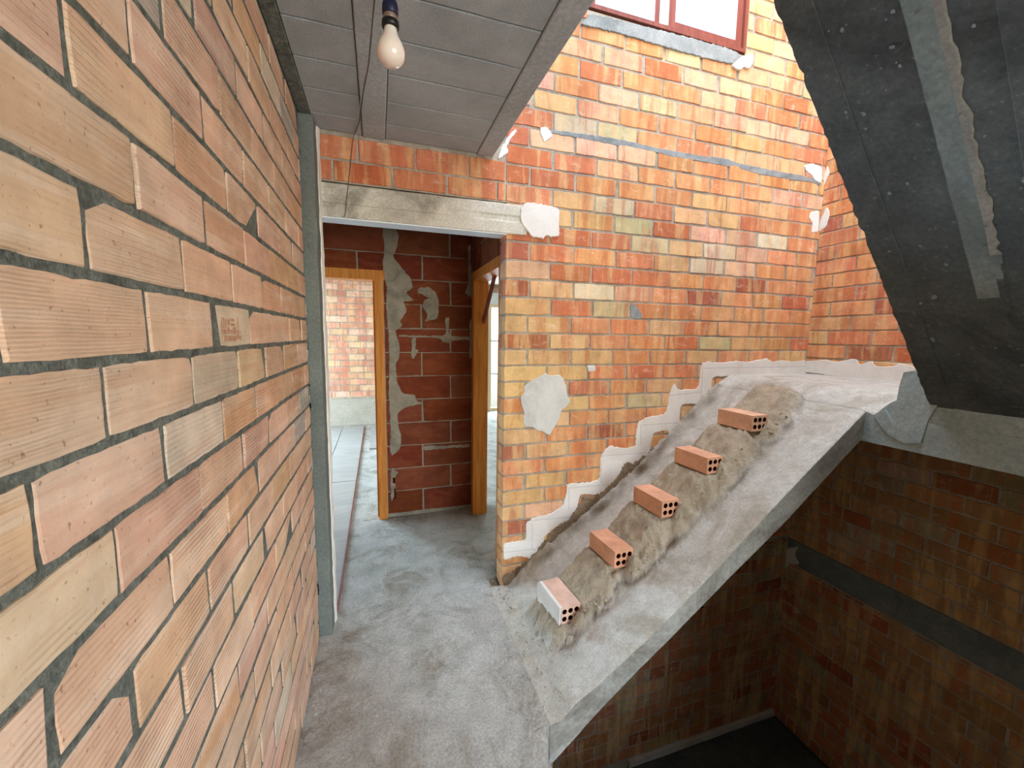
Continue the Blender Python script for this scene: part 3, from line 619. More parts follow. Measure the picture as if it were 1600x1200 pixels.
# formwork-rough patches on the slab edge
def step_brick(first=False):
    bm = bmesh.new(); L, H, D = 0.115, 0.090, 0.24
    xs = [0.006 + (L-0.012)*i/3 for i in range(4)]; zs = [0.006 + (H-0.012)*i/2 for i in range(3)]
    v = {}
    def V(x, y, z):
        k = (round(x, 5), round(y, 5), round(z, 5))
        if k not in v: v[k] = bm.verts.new((x, y, z))
        return v[k]
    X = [0]+xs[1:-1]+[L]; Z = [0]+zs[1:-1]+[H]
    holes = []
    for i in range(3):
        for j in range(2):
            cx = (xs[i]+xs[i+1])/2; cz = (zs[j]+zs[j+1])/2; R = 0.0135
            ring = [V(cx+R*math.cos(a*math.pi/6+math.pi/12), 0, cz+R*math.sin(a*math.pi/6+math.pi/12)) for a in range(12)]
            cor = [V(X[i+1], 0, Z[j+1]), V(X[i], 0, Z[j+1]), V(X[i], 0, Z[j]), V(X[i+1], 0, Z[j])]
            for c in range(4):
                idx = [1+3*c-1+k for k in range(3)]
                idx = [(3*c+k) % 12 for k in range(4)]
                bm.faces.new([cor[c]] + [ring[k] for k in idx[:3]][::-1]) if False else None
            # triangles fan: corner c sees ring verts 3c..3c+2, side c between corners c and c+1 sees ring verts 3c+2, 3c+3
            for c in range(4):
                r0, r1, r2_ = ring[3*c], ring[3*c+1], ring[3*c+2]; nx_ = ring[(3*c+3) % 12]; cn = cor[(c+1) % 4]
                bm.faces.new((cor[c], r1, r0)); bm.faces.new((cor[c], r2_, r1)); bm.faces.new((cor[c], cn, nx_, r2_))
            deep = [bm.verts.new((w.co.x, 0.16, w.co.z)) for w in ring]
            for k in range(12):
                fc = bm.faces.new((ring[k], ring[(k+1) % 12], deep[(k+1) % 12], deep[k])); fc.material_index = 1
            fc = bm.faces.new(deep); fc.material_index = 1
    # outer shell
    B = [(0, 0), (L, 0), (L, H), (0, H)]
    fr = [[V(x, 0, 0) for x in X], [V(L, 0, z) for z in Z], [V(x, 0, H) for x in reversed(X)], [V(0, 0, z) for z in reversed(Z)]]
    bk_ = [bm.verts.new((x, D, z)) for x, z in B]
    for s in range(4): bm.faces.new(fr[s] + [bk_[(s+1) % 4], bk_[s]])
    bm.faces.new(bk_)
    bmesh.ops.recalc_face_normals(bm, faces=list(bm.faces))
    me = bpy.data.meshes.new('brick'); bm.to_mesh(me); bm.free(); me.materials.append(M_STEP); me.materials.append(M_HOLE); return me
SB = step_brick()
tints = [(222, 186, 164), (226, 168, 132), (226, 170, 136), (226, 172, 138), (232, 184, 150)]
rots = [-0.06, -0.05, -0.04, -0.06, -0.02]
for i, ((sx, sz), tc) in enumerate(zip(STEPS, tints)):
    me_ = SB
    if i == 4: me_ = SB.copy(); me_.materials[0] = M_STEPR
    b = obj('brick', me_, fs, loc=(sx-0.75, 1.72-1.86, sz-0.090)); b.rotation_euler = (0, 0, -rots[i]); b.color = (*lin(tc), 1)
    b['label'] = ('lowest step brick, its front face whitened with plaster', 'second step brick from the bottom, plain salmon', 'middle step brick, salmon', 'fourth step brick from the bottom, salmon', 'topmost step brick, grooved front, six open holes')[i]
    if i == 0:
        bm = bmesh.new()
        P = [(-0.004, -0.002, 0.0), (-0.004, 0.242, 0.0), (-0.004, 0.245, 0.055), (-0.001, 0.20, 0.094), (0.02, 0.235, 0.094), (0.010, 0.10, 0.092), (0.001, -0.002, 0.092), (-0.004, -0.002, 0.085)]
        ring = [(-0.002, 0.0, -0.05), (-0.003, 0.24, -0.04), (-0.004, 0.262, 0.03), (-0.002, 0.255, 0.075), (-0.001, 0.235, 0.0925), (-0.001, 0.18, 0.0925), (-0.001, 0.08, 0.0915), (-0.001, 0.0, 0.091)]
        A = [bm.verts.new((x-0.004, y, z)) for x, y, z in ring]; Bv = [bm.verts.new((x+0.012, y, z)) for x, y, z in ring]
        bm.faces.new(A); bm.faces.new(Bv[::-1])
        for k in range(8): bm.faces.new((A[k], Bv[k], Bv[(k+1) % 8], A[(k+1) % 8]))
        bmesh.ops.recalc_face_normals(bm, faces=list(bm.faces))
        o = obj('plaster_coat', bm, b, M_PLASTER); o['label'] = 'white plaster on the brick front'
# mortar lumps round the open ends of the step bricks
bm = bmesh.new()
for i, (sx, sz) in enumerate(STEPS):
    for k in range(16):
        t = rnd.random()**0.7; x = sx + 0.05 + 0.17*t + rnd.gauss(0, 0.012); y = 1.69 - 0.05*rnd.random() + 0.02*t
        z = stair_z(x, y) + rnd.uniform(-0.006, 0.002)
        s = rnd.choice((0.004, 0.006, 0.008, 0.013))
        mtx = Matrix.Translation((x, y, z)) @ Matrix.Rotation(rnd.random()*6, 4, Vector((rnd.random(), rnd.random(), 1)).normalized()) @ Matrix.Diagonal((s, s*rnd.uniform(0.6, 1.2), s*0.7, 1))
        r_ = bmesh.ops.create_icosphere(bm, subdivisions=1, radius=1, matrix=mtx)
        for v in r_['verts']: v.co += Vector((rnd.gauss(0, s*0.12), rnd.gauss(0, s*0.12), rnd.gauss(0, s*0.12)))
o = rel(tag(obj('mortar_lumps', bm, fs, M_EARTH), kind='stuff'))

# ------------------------------------------------------------------ landing
ld = tag(empty('stair_landing', (2.8, 1.1, ZL)), 'pale concrete quarter landing in the corner between the two stair flights', 'landing')
bpy.context.view_layer.update()
def land_z(x, y):
    if y >= YE: z = base_z(x, y)
    else: z = max(smin(1.225 + 0.125*sm(YE, 1.22, y) + 0.6*(x-XF), ZL, 0.05), base_z(x, YE) - 0.35*(YE-y))
    return min(z, ZL+0.003) + 0.0022*fbm((x*22, y*22, 6.1), 4)
rel(grid('landing_slab', XF, XR, -0.15, YB, 0.016, land_z, M_STAIR, ld, lambda x, y: 1.10))
lm = ld.children[0].data; lm.materials.append(M_BEAMFACE)
for p in lm.polygons:
    if abs(p.normal.x) > 0.8: p.material_index = 1; p.use_smooth = False
bm = bmesh.new(); add_box(bm, (XF-0.004, -0.15, 1.10), (XF+0.02, 1.135, 1.243))
o = rel(obj('edge_ledge', bm, ld, M_BEAMFACE)); o['label'] = 'thin bright ledge along the landing edge'
# upstand where the second flight starts
bm = bmesh.new(); pr_ = []
sec = [(1.255, 1.22), (1.245, 1.40), (1.235, 1.462), (1.19, 1.474), (1.145, 1.478), (1.11, 1.47), (1.10, 1.33), (1.125, 1.26), (1.14, 1.15), (1.20, 1.13), (1.27, 1.16), (1.335, 1.235), (1.29, 1.275)]
A = [bm.verts.new((XF-0.008 + 0.003*fbm((y*20, z*20, 0)), y, z)) for y, z in sec]; Bv = [bm.verts.new((XF+0.25, y, z)) for y, z in sec]
bm.faces.new(A); bm.faces.new(Bv[::-1])
for k in range(len(sec)): bm.faces.new((A[k], Bv[k], Bv[(k+1) % len(sec)], A[(k+1) % len(sec)]))
bmesh.ops.recalc_face_normals(bm, faces=list(bm.faces))
bmesh.ops.triangulate(bm, faces=[fc for fc in bm.faces if len(fc.verts) > 4])
o = rel(obj('upstand', bm, ld, M_BEAMFACE)); o['label'] = 'cement stub at the start of the upper flight'

# ------------------------------------------------------------------ upper stair flight (underside seen)
uf = tag(empty('stair_flight', (XF, 0.6, 1.32)), 'dark underside of the upper concrete stair flight slanting over the stairwell', 'stairs')
bpy.context.view_layer.update()
K = Vector((-1, -0.15, 0.91)); NU = Vector((-0.91, 0, -1)).normalized()
def upt(s, y0, h=0.0): return Vector((XF, y0, 1.32)) + K*s - NU*h
SMAX = 1.70
cuts = [(1.13, 0), (1.12, 0.0), (1.05, 0.0), (1.048, 0.002), (0.97, 0.002), (0.892, 0.002), (0.889, 0.0), (0.838, 0.0), (0.822, 0.0), (0.818, 0.003), (0.749, 0.003), (0.746, 0.0), (0.60, 0.0), (0.597, 0.003), (0.44, 0.003), (0.437, 0.0), (0.3, 0.0), (0.10, 0.0)]
V = []; F = []; NS = 120; mats = []
for i in range(NS+1):
    s = -0.0 + SMAX*i/NS
    for j, (y0, h) in enumerate(cuts):
        yj = y0 + (0.006*fbm((s*30, 1, 1), 5) + 0.003*noise.noise(Vector((s*90, 0, 0))) if j < 2 else (0.012*noise.noise(Vector((s*16, 5, 1)))+0.012*noise.noise(Vector((s*60, 5, 1))) if y0 in (0.822, 0.818) else 0.001*fbm((s*20, y0*9, 0))))
        hh = (h if s > 0.42 or j < 4 else h*sm(0.25, 0.42, s)) + 0.0018*fbm((s*9, y0*9, 4), 5)
        V.append(upt(s, yj, hh))
nc = len(cuts)
for i in range(NS):
    for j in range(nc-1):
        a = i*nc+j; F.append((a, a+1, a+nc+1, a+nc)); s = SMAX*(i+0.5)/NS
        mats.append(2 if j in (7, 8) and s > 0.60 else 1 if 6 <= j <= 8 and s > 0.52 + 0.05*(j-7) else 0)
b = len(V)
for i in range(NS+1):
    s = SMAX*i/NS
    V.append(V[i*nc] - NU*0.16); V.append(V[i*nc+nc-1] - NU*0.16)
for i in range(NS):
    F.append((i*nc, (i+1)*nc, b+2*(i+1), b+2*i)); mats.append(0)
    F.append(((i+1)*nc+nc-1, i*nc+nc-1, b+2*i+1, b+2*(i+1)+1)); mats.append(0)
    F.append((b+2*i, b+2*(i+1), b+2*(i+1)+1, b+2*i+1)); mats.append(0)
F.append(tuple(range(nc))[::-1] + (b, b+1)); mats.append(0)
F.append(tuple(NS*nc+j for j in range(nc)) + (b+2*NS+1, b+2*NS)); mats.append(0)
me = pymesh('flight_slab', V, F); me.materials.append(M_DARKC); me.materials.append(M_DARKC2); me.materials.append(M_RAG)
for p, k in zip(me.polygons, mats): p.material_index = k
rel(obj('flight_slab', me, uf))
# cement splashes left on the underside
bm = bmesh.new()
for k in range(90):
    s = rnd.uniform(0.15, 1.45); y0 = rnd.uniform(0.60, 1.08); R = rnd.uniform(0.002, 0.006) * (2.0 if rnd.random() < 0.10 else 1)
    pts = []
    n = 8
    for a in range(n):
        q = R*rnd.uniform(0.5, 1.2); pts.append(bm.verts.new(upt(s + q*math.cos(a*2*math.pi/n)*0.9, y0 + q*math.sin(a*2*math.pi/n), -0.0045)))
    top = bm.verts.new(upt(s, y0, -0.0075))
    for a in range(n): bm.faces.new((pts[a], pts[(a+1) % n], top))
rel(tag(obj('cement_splashes', bm, uf, M_DARKC2), kind='stuff'))
# stepped top of the upper flight
bm = bmesh.new()
for k in range(7):
    s0 = 0.10 + k*0.225; 
    p0 = upt(s0, 0, 0.16-0.0); p0.z -= 0.0
    ya, yb = 0.12-0.15*s0, 1.10-0.15*s0
    tri = [(p0.x, p0.z-0.004), (p0.x, p0.z+0.208), (p0.x-0.233, p0.z+0.208)]
    A = [bm.verts.new((x, ya, z)) for x, z in tri]; Bv = [bm.verts.new((x, yb, z)) for x, z in tri]
    bm.faces.new(A); bm.faces.new(Bv[::-1])
    for q in range(3): bm.faces.new((A[q], Bv[q], Bv[(q+1) % 3], A[(q+1) % 3]))
o = rel(obj('rough_step', bm, uf, M_DARKC))

# ------------------------------------------------------------------ lower landing
lo = tag(obj('floor_lower', bmesh.new()), 'dark concrete landing deep in the stairwell below', 'floor', 'structure')
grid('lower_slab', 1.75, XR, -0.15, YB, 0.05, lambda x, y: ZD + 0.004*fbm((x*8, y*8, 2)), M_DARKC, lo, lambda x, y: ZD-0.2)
box('cement_fillet', (1.75, YB-0.03, ZD-0.02), (XR, YB, ZD+0.045), M_GREYPL, lo)
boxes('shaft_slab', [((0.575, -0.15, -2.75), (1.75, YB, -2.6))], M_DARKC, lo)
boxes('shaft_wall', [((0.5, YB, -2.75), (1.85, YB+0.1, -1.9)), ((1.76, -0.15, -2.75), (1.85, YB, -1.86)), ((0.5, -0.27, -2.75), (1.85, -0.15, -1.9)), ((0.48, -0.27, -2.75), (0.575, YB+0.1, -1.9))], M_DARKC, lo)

# ------------------------------------------------------------------ window high in the back wall
wi = tag(obj('window_1', bmesh.new()), 'reddish-brown framed sliding window high in the sunlit brick wall, white with daylight', 'window', 'structure')
def frame(name, x0, x1, z0, z1, w, y0, y1, mat, parent, lab=None):
    bm = bmesh.new()
    for lo_, hi_ in (((x0, y0, z0), (x1, y1, z0+w)), ((x0, y0, z1-w), (x1, y1, z1)), ((x0, y0, z0+w), (x0+w, y1, z1-w)), ((x1-w, y0, z0+w), (x1, y1, z1-w))): add_box(bm, lo_, hi_)
    o = obj(name, bm, parent, mat)
    if lab: o['label'] = lab
    return o
frame('window_frame', 1.205, 2.372, 3.503, 4.62, 0.024, YB-0.008, YB+0.09, M_REDWOOD, wi)
for x0, x1, y0 in ((1.229, 1.717, YB+0.038), (1.765, 2.348, YB+0.012)):
    fo = frame('sash', x0, x1, 3.527, 4.596, 0.036 if x0 < 1.5 else 0.050, y0, y0+0.022, M_REDWOOD, wi)
    box('pane', (x0+0.03, y0+0.009, 3.555), (x1-0.03, y0+0.013, 4.566), M_GLASS, fo)
w3 = tag(obj('window_2', bmesh.new()), 'tall pale framed glass door of the right-hand room, glowing with daylight', 'window', 'structure')
fr = frame('window_frame', 2.20, 3.60, 0.0, 2.26, 0.07, 8.37, 8.46, mat_wood('pale_door_wood', (206, 178, 140), (226, 200, 164)), w3)
for x in (2.66, 3.12):
    box('mullion', (x-0.03, 8.38, 0.07), (x+0.03, 8.44, 2.19), M_WHITE, w3)
for z in (0.8, 1.5):
    box('rail', (2.27, 8.385, z-0.02), (3.53, 8.43, z+0.02), M_WHITE, w3)
for a, b_ in ((2.27, 2.63), (2.69, 3.09), (3.15, 3.53)):
    for c, d in ((0.07, 0.78), (0.82, 1.48), (1.52, 2.19)):
        box('pane', (a, 8.405, c), (b_, 8.41, d), M_GLASS, w3)
w4 = tag(obj('window_3', bmesh.new()), 'large window of the left room out of sight, source of the blue light', 'window', 'structure')
bm = bmesh.new()
for lo_, hi_ in (((-3.3, 7.61, 0.7), (-2.1, 7.69, 0.76)), ((-3.3, 7.61, 2.24), (-2.1, 7.69, 2.3)), ((-3.3, 7.61, 0.76), (-3.24, 7.69, 2.24)), ((-2.16, 7.61, 0.76), (-2.1, 7.69, 2.24)), ((-2.73, 7.62, 0.76), (-2.67, 7.68, 2.24))): add_box(bm, lo_, hi_)
obj('window_frame', bm, w4, M_REDWOOD)

# ------------------------------------------------------------------ door frames
d1 = tag(obj('door_1', bmesh.new()), 'orange pine door frame in the end partition, open to the far room', 'door', 'structure')
box('jamb', (-0.022, 3.57, 0.0), (0.048, 3.71, 2.04), M_ORANGE, d1, 0.003)
box('jamb', (-0.955, 3.57, 0.0), (-0.885, 3.71, 2.04), M_ORANGE, d1, 0.003)
box('header', (-0.955, 3.57, 2.04), (0.060, 3.71, 2.118), M_ORANGE, d1, 0.003)
box('stop', (-0.034, 3.64, 0.0), (-0.022, 3.70, 2.04), M_ORANGE, d1)
d2 = tag(obj('door_2', bmesh.new()), 'orange pine door frame turned sideways beside the end partition', 'door', 'structure')
box('jamb', (0.775, 3.44, 0.0), (0.905, 3.515, 2.06), M_ORANGE, d2, 0.003)
box('jamb', (0.775, 2.62, 0.0), (0.905, 2.69, 2.06), M_ORANGE, d2, 0.003)
box('header', (0.775, 2.62, 2.06), (0.905, 3.515, 2.135), M_ORANGE, d2, 0.003)
bm = bmesh.new(); add_box(bm, (-0.009, 0, -0.022), (0.009, 0.50, 0.022))
o = obj('brace', bm, d2, M_REDWOOD, loc=(0.862, 3.44, 1.72)); o.rotation_euler = (math.radians(135), 0, 0); o['label'] = 'dark red diagonal brace across the frame corner'

# ------------------------------------------------------------------ bulb and cables
lb = tag(empty('light_bulb', (0.041, 1.028, 2.195)), 'bare frosted light bulb hanging from a black socket under the block ceiling', 'lamp')
prof = [(0.0015, 0.0), (0.012, 0.0018), (0.021, 0.007), (0.0275, 0.015), (0.0303, 0.026), (0.0300, 0.035), (0.0265, 0.046), (0.0205, 0.057), (0.0158, 0.066), (0.0140, 0.074), (0.0135, 0.082)]
lathe('glass_bulb', prof, M_BULB, lb, 28)
lathe('collar', [(0.0145, 0.078), (0.0185, 0.080), (0.0190, 0.086), (0.0185, 0.092), (0.0150, 0.094)], M_BLACK, lb)
lathe('metal_sleeve', [(0.0140, 0.092), (0.0150, 0.094), (0.0148, 0.108), (0.0140, 0.110)], M_SOCK, lb)
lathe('socket_cap', [(0.0150, 0.104), (0.0172, 0.107), (0.0175, 0.122), (0.0150, 0.132), (0.0080, 0.140), (0.0050, 0.146)], M_BLUE, lb)
for dx in (-0.003, 0.003):
    tube('flex', [(dx*math.cos(i*0.5), 0.003*math.sin(i*0.5)*(1 if dx > 0 else -1), 0.140+i*0.0135) for i in range(20)], 0.0016, M_BLACK, lb)
ca = tag(empty('loose_cables', (0, 1.4, 2.59)), 'thin grey cables running along the ceiling joist and dropping in front of the lintel', 'cable')
bpy.context.view_layer.update()
CR = 0.0022
cp = [(0.016, 1.05, 2.597), (0.012, 1.39, 2.585), (0.001, 1.54, 2.58), (-0.012, 1.70, 2.575), (-0.034, 1.877, 2.578), (-0.060, 2.15, 2.586), (-0.084, 2.285, 2.59)]
rel(tube('cable', cp, 0.0024, M_WIRE, ca)); rel(tube('cable', [(x+0.007-0.003*i, y, z) for i, (x, y, z) in enumerate(cp)], 0.0016, M_WIREP, ca))
rel(tube('cable', [(-0.070, 2.20, 2.586), (-0.092, 2.30, 2.585), (-0.102, 2.338, 2.56), (-0.112, 2.336, 2.47), (-0.123, 2.333, 2.38), (-0.136, 2.326, 2.28), (-0.144, 2.322, 2.203), (-0.152, 2.322, 2.190)], 0.0016, M_WIRE, ca))

# ------------------------------------------------------------------ loose stones and crumbs on the floor
bm = bmesh.new()
def crumb(x, y, z, s):
    mtx = Matrix.Translation((x, y, z)) @ Matrix.Rotation(rnd.random()*6, 4, 'Z') @ Matrix.Diagonal((s, s*rnd.uniform(0.5, 1), s*rnd.uniform(0.4, 0.8), 1))
    r_ = bmesh.ops.create_icosphere(bm, subdivisions=1, radius=1, matrix=mtx)
    for v in r_['verts']: v.co += Vector([rnd.gauss(0, s*0.12) for _ in range(3)])
for k in range(620):
    q = rnd.random()
    if q < 0.35: x = rnd.gauss(0.64, 0.09); y = rnd.uniform(1.40, 2.30)
    elif q < 0.5: x = XL + abs(rnd.gauss(0, 0.03)) + 0.01; y = rnd.uniform(0.9, 2.2)
    elif q < 0.62: x = rnd.gauss(0.68, 0.04); y = rnd.uniform(2.2, 2.7)
    elif q < 0.72: x = rnd.uniform(0.05, 0.78); y = 3.56 - abs(rnd.gauss(0, 0.05))
    else: x = rnd.uniform(-0.28, 0.7); y = rnd.uniform(0.9, 3.5)
    if x > 0.57 and y < 1.42: continue
    if x > 0.70 and 2.30 < y < 2.47: continue
    if x < -0.22 and y > 2.15: continue
    s = rnd.choice((0.002, 0.003, 0.003, 0.004, 0.005, 0.008)); z = floor_z(x, y) if x < 0.64 or y > 2.36 else stair_z(x, y)
    crumb(x, y, z+s*0.2, s)
tag(obj('rubble', bm, None, M_FLOOR), 'grey mortar crumbs and dust scattered over the hall floor', 'rubble', 'stuff')

# ------------------------------------------------------------------ plaster and mortar patches
PB = ((0, YB, 0), (1, 0, 0))
PL = {'blob': ('round white plaster daub on the bricks near the doorway', M_GREYPL, 0.010), 'stair_plaster': ('stepped white plaster band along the stairs', M_PLASTER, 0.009),
      'lintel_patch': ('cracked plaster plug at the end of the lintel', M_PLASTER, 0.022), 'band': ('thick grey mortar bed across the upper wall', M_CEMENT, 0.007),
      'corner_patch': (None, M_PLASTER, 0.010), 'corner_patch2': (None, M_PLASTER, 0.012), 'ceil_patch': (None, M_PLASTER, 0.009), 'ceil_patch2': (None, M_PLASTER, 0.009),
      'sill': ('grey cement bed under the window', M_CEMENT, 0.014), 'sill_white': ('white blob at the window corner', M_PLASTER, 0.020), 'small1': (None, M_GREYPL, 0.008), 'small2': (None, M_CEMENT, 0.005), 'small3': (None, M_GREYPL, 0.008)}
for k, p in BACK.items():
    if k == 'small1': continue
    lab, mt, th = PL[k]
    patch('plaster_patch', p, PB, th, mt, wall_back, lab, 0.0045 if k != 'band' else 0.003, 0.009)
RIDGE = [(2.518, 1.322), (2.347, 1.231), (2.222, 1.141), (2.042, 0.99), (1.829, 0.836), (1.641, 0.736), (1.589, 0.754), (1.519, 0.642), (1.352, 0.515), (1.288, 0.54), (1.189, 0.409), (1.097, 0.359), (1.03, 0.297), (0.955, 0.22), (0.876, 0.144), (0.79, 0.097), (0.729, 0.081), (0.73, 0.011), (1.015, -0.001), (1.242, 0.248), (1.528, 0.472), (1.775, 0.678), (2.034, 0.868), (2.303, 1.066), (2.584, 1.273)]
patch('mortar_ridge', RIDGE, PB, 0.017, M_RIDGE, wall_back, 'ragged brown mortar ridge left along the stair line', 0.013, 0.010)
PR = ((XR, YB, 0), (0, -1, 0))
rb = [(YB-y, z) for y, z in RBAND]
rb = [(0.0, rb[0][1])] + rb + [(1.0, 1.44), (2.2, 1.44), (2.2, 1.34), (0.0, 1.34)]
patch('plaster_patch', rb, PR, 0.010, M_PLASTER, wall_right, 'white plaster skirting band above the landing')
for q in (RC, RD): patch('plaster_patch', [(max(0, YB-y), z) for y, z in q], PR, 0.010, M_PLASTER, wall_right)
PC = ((0, 3.60, 0), (1, 0, 0))
for k, p in ENDW.items():
    patch('mortar_smear', p, PC, 0.009, M_SMEAR, wall_hall, None, 0.006, 0.02)
box('wire_slot', (0.095, 3.588, 0.31), (0.115, 3.593, 0.36), M_HOLE, wall_hall); box('wire_slot', (0.105, 3.588, 0.17), (0.118, 3.593, 0.26), M_HOLE, wall_hall)
# blue pencil setting-out lines on the stair plaster
for (x0, z0, x1, z1) in [(0.732, 0.237, 0.95, 0.225), (0.871, 0.428, 1.203, 0.412), (1.168, 0.615, 1.486, 0.609), (1.402, 0.814, 1.767, 0.808), (1.703, 1.008, 2.023, 1.009), (1.928, 1.207, 2.203, 1.225), (2.205, 1.396, 3.20, 1.400), (0.92, 0.404, 0.924, 0.23), (1.172, 0.614, 1.177, 0.468), (2.196, 1.42, 2.200, 1.14), (1.403, 0.787, 1.412, 0.62), (1.703, 1.008, 1.713, 0.87)]:
    q = 0.0008; yy = YB-0.0093
    d = Vector((x1-x0, 0, z1-z0)).normalized(); n_ = Vector((-d.z, 0, d.x))*q
    P4 = [Vector((x0, yy, z0))-n_, Vector((x1, yy, z1))-n_, Vector((x1, yy, z1))+n_, Vector((x0, yy, z0))+n_]
    P8 = P4 + [p + Vector((0, 0.0008, 0)) for p in P4]
    obj('pencil_line', pymesh('pencil_line', P8, [(0, 1, 2, 3), (7, 6, 5, 4), (0, 4, 5, 1), (1, 5, 6, 2), (2, 6, 7, 3), (3, 7, 4, 0)]), wall_back, M_PENCIL)
# faint worn print on one pale brick of the left wall (too worn to read)
bm = bmesh.new(); rq = random.Random(5)
for y0, y1, z0, z1 in [(1.060, 1.082, 1.580, 1.592), (1.086, 1.150, 1.580, 1.591), (1.060, 1.082, 1.596, 1.606), (1.088, 1.100, 1.596, 1.612), (1.106, 1.128, 1.597, 1.606), (1.132, 1.146, 1.596, 1.612), (1.152, 1.166, 1.584, 1.606),
                       (1.062, 1.070, 1.608, 1.632), (1.073, 1.080, 1.610, 1.628), (1.090, 1.104, 1.617, 1.629), (1.112, 1.140, 1.615, 1.620), (1.112, 1.138, 1.626, 1.631), (1.160, 1.165, 1.606, 1.636), (1.170, 1.184, 1.582, 1.592), (1.172, 1.180, 1.597, 1.603)]:
    add_box(bm, (XL+0.0020, y0, z0), (XL+0.0042, y1, z1))
tag(obj('worn_print', bm, wall_left, mat_brick_print), kind='stuff')

# concrete band and blob on the lower right wall
o = box('concrete_band', (XR-0.012, -0.15, -0.225), (XR, YB, -0.03), M_DARKC2, wall_cellar_right, 0.003); o['label'] = 'grey concrete floor edge crossing the wall'
patch('plaster_patch', [(0.0, -0.12), (0.10, -0.05), (0.07, -0.14), (0.12, -0.20), (0.03, -0.24), (0.0, -0.30)], PR, 0.02, M_GREYPL, wall_cellar_right)
# dark putlog hole
o = box('putlog_hole', (2.15, YB-0.006, -0.48), (2.37, YB+0.0, -0.40), M_HOLE, wall_cellar_back)

# ------------------------------------------------------------------ bricks
bpy.context.view_layer.update()
DG = bpy.context.evaluated_depsgraph_get()
# left wall: ribbed salmon bricks 24 cm long
def col_left(i, s):
    q = rnd.random()
    if q < 0.05: return vary((176, 168, 158), 5)
    if q < 0.14: return vary((212, 196, 172), 5)
    if q < 0.30: return vary((216, 172, 136), 6)
    return vary((220, 182, 152), 6)
rows = []
for k in range(-16, 10):
    z0 = 1.562 + 0.1035*k; z1 = z0 + 0.1035
    if z1 < 0.02: continue
    off = 0.505 if k % 2 == 0 else 0.63
    j = rnd.gauss(0, 0.008)
    s0 = -0.8; a = off + j - 0.257*6
    bl = []
    while a < 2.19:
        b_ = a + 0.257*(1+rnd.gauss(0, 0.008))
        e = min(b_, 2.197)
        if e - a > 0.03:
            g = rnd.uniform(0.0035, 0.0058)
            cc = col_left(0, a); mid = (a+e)/2
            if k == 0 and 1.05 < mid < 1.26: cc = (214, 196, 168)
            if k == -1 and 0.90 < mid < 1.15: cc = (206, 188, 162)
            if k == 1 and 1.55 < mid < 1.78: cc = (168, 150, 138)
            bl.append((a+g, e-g, cc))
        a = b_
    rows.append((max(z0+0.0065, 0.004), min(z1-0.0065, ZC-0.004), bl))
# ux points so that ux x z faces +x
rows = [(a, b_, [(-s1, -s0, c) for s0, s1, c in bl]) for a, b_, bl in rows]
rows = [(a, b_, [(s0, s1, c) for s0, s1, c in bl]) for a, b_, bl in rows]
print('left', lay_bricks(wall_left, (XL, 0, 0), (0, 1, 0), [(a, b_, [(-s1, -s0, c) for s0, s1, c in bl]) for a, b_, bl in rows], M_SALMON, M_SALMON_A, 'L', proud=0.0022, depth=0.004, jit=0.0007, n_long=12, n_short=5, chip=0.10))

# back wall rows, colours read course by course (top to bottom indices as in the wall)
ROWC = {12: 'pypoooyo', 11: 'rggorypyp', 10: 'rpppooooy', 9: 'rrpooooppor', 8: 'rroooyoyooo', 7: 'rygryyrooor', 6: 'oyygrppwooor', 5: 'rrrgywpooor', 4: 'brooywpooor',
        3: 'prrroobooo', 2: 'bywpobooryo', 1: 'yrgoooooor', 0: 'yyooyooooo', -1: 'byoorgyoro', -2: 'yyyooyooyr', -3: 'yyrroyoooo', -4: 'yyroyooooo', -5: 'oyogyooooo', -6: 'yyoooyoooo',
        -7: 'yobooyroo', -8: 'byorooooo', -9: 'oooyroooo', -10: 'oyoroooo', -11: 'yoryooo', -12: 'ypboooo', -13: 'bboooo', -14: 'oyoroo', -15: 'oryoo', -16: 'yoroo'}
def joint_z(k): return 1.621 + (0.1065 if k >= 0 else 0.0985)*k
def back_rows(x0, x1, ks, colf, zmin=-9, zmax=9, first0=0.717, end=True):
    out = []
    for k in ks:
        z0, z1 = joint_z(k), joint_z(k+1)
        if z1 > zmax or z0 < zmin: continue
        long_first = k % 2 == 1
        st = first0; bl = []
        a = st; b_ = st + (0.285 if long_first else 0.145) + rnd.gauss(0, 0.006); i = 0
        while a < x1:
            lo_, hi_ = max(a, x0), min(b_, x1)
            if hi_ - lo_ > 0.03:
                g = rnd.choice((0.004, 0.005, 0.006, 0.007, 0.011))
                ed = 0.110 if (end and i == 0 and z1 < 2.36) else 0.004
                bl.append((lo_ + (0 if i == 0 else g), hi_ - (0.001 if hi_ == x1 else g), colf(k, i, (lo_+hi_)/2), ed))
            a = b_; b_ = a + 0.289*(1+rnd.gauss(0, 0.015)); i += 1
        out.append((z0+0.0062, z1-0.0062, bl))
    return out
def col_back(k, i, x):
    s = ROWC.get(k)
    if s and i < len(s): return vary(PAL[s[i]], 7)
    if k > 12: return vary(PAL[rnd.choice('oprpopyrg' if x > 1.4 else 'ooprop')], 7)
    return vary(PAL[rnd.choice('ooooryyp')], 8)
rows = []
for z0, z1, bl in back_rows(0.717, XR, range(-17, 34), col_back, zmin=-0.06, zmax=5.25):
    nb = []
    for s0, s1, c, ed in bl:
        if z1 > 3.49 and z0 < 4.62:      # window hole
            if s0 < 1.20 < s1: s1 = 1.196
            if s0 < 2.375 < s1: s0 = 2.379
            if 1.19 < (s0+s1)/2 < 2.375 or s1 - s0 < 0.03: continue
        if z0 < 0.0: z0 = 0.004
        nb.append((s0, s1, c, ed))
    if z1 - z0 > 0.03: rows.append((z0, z1, nb))
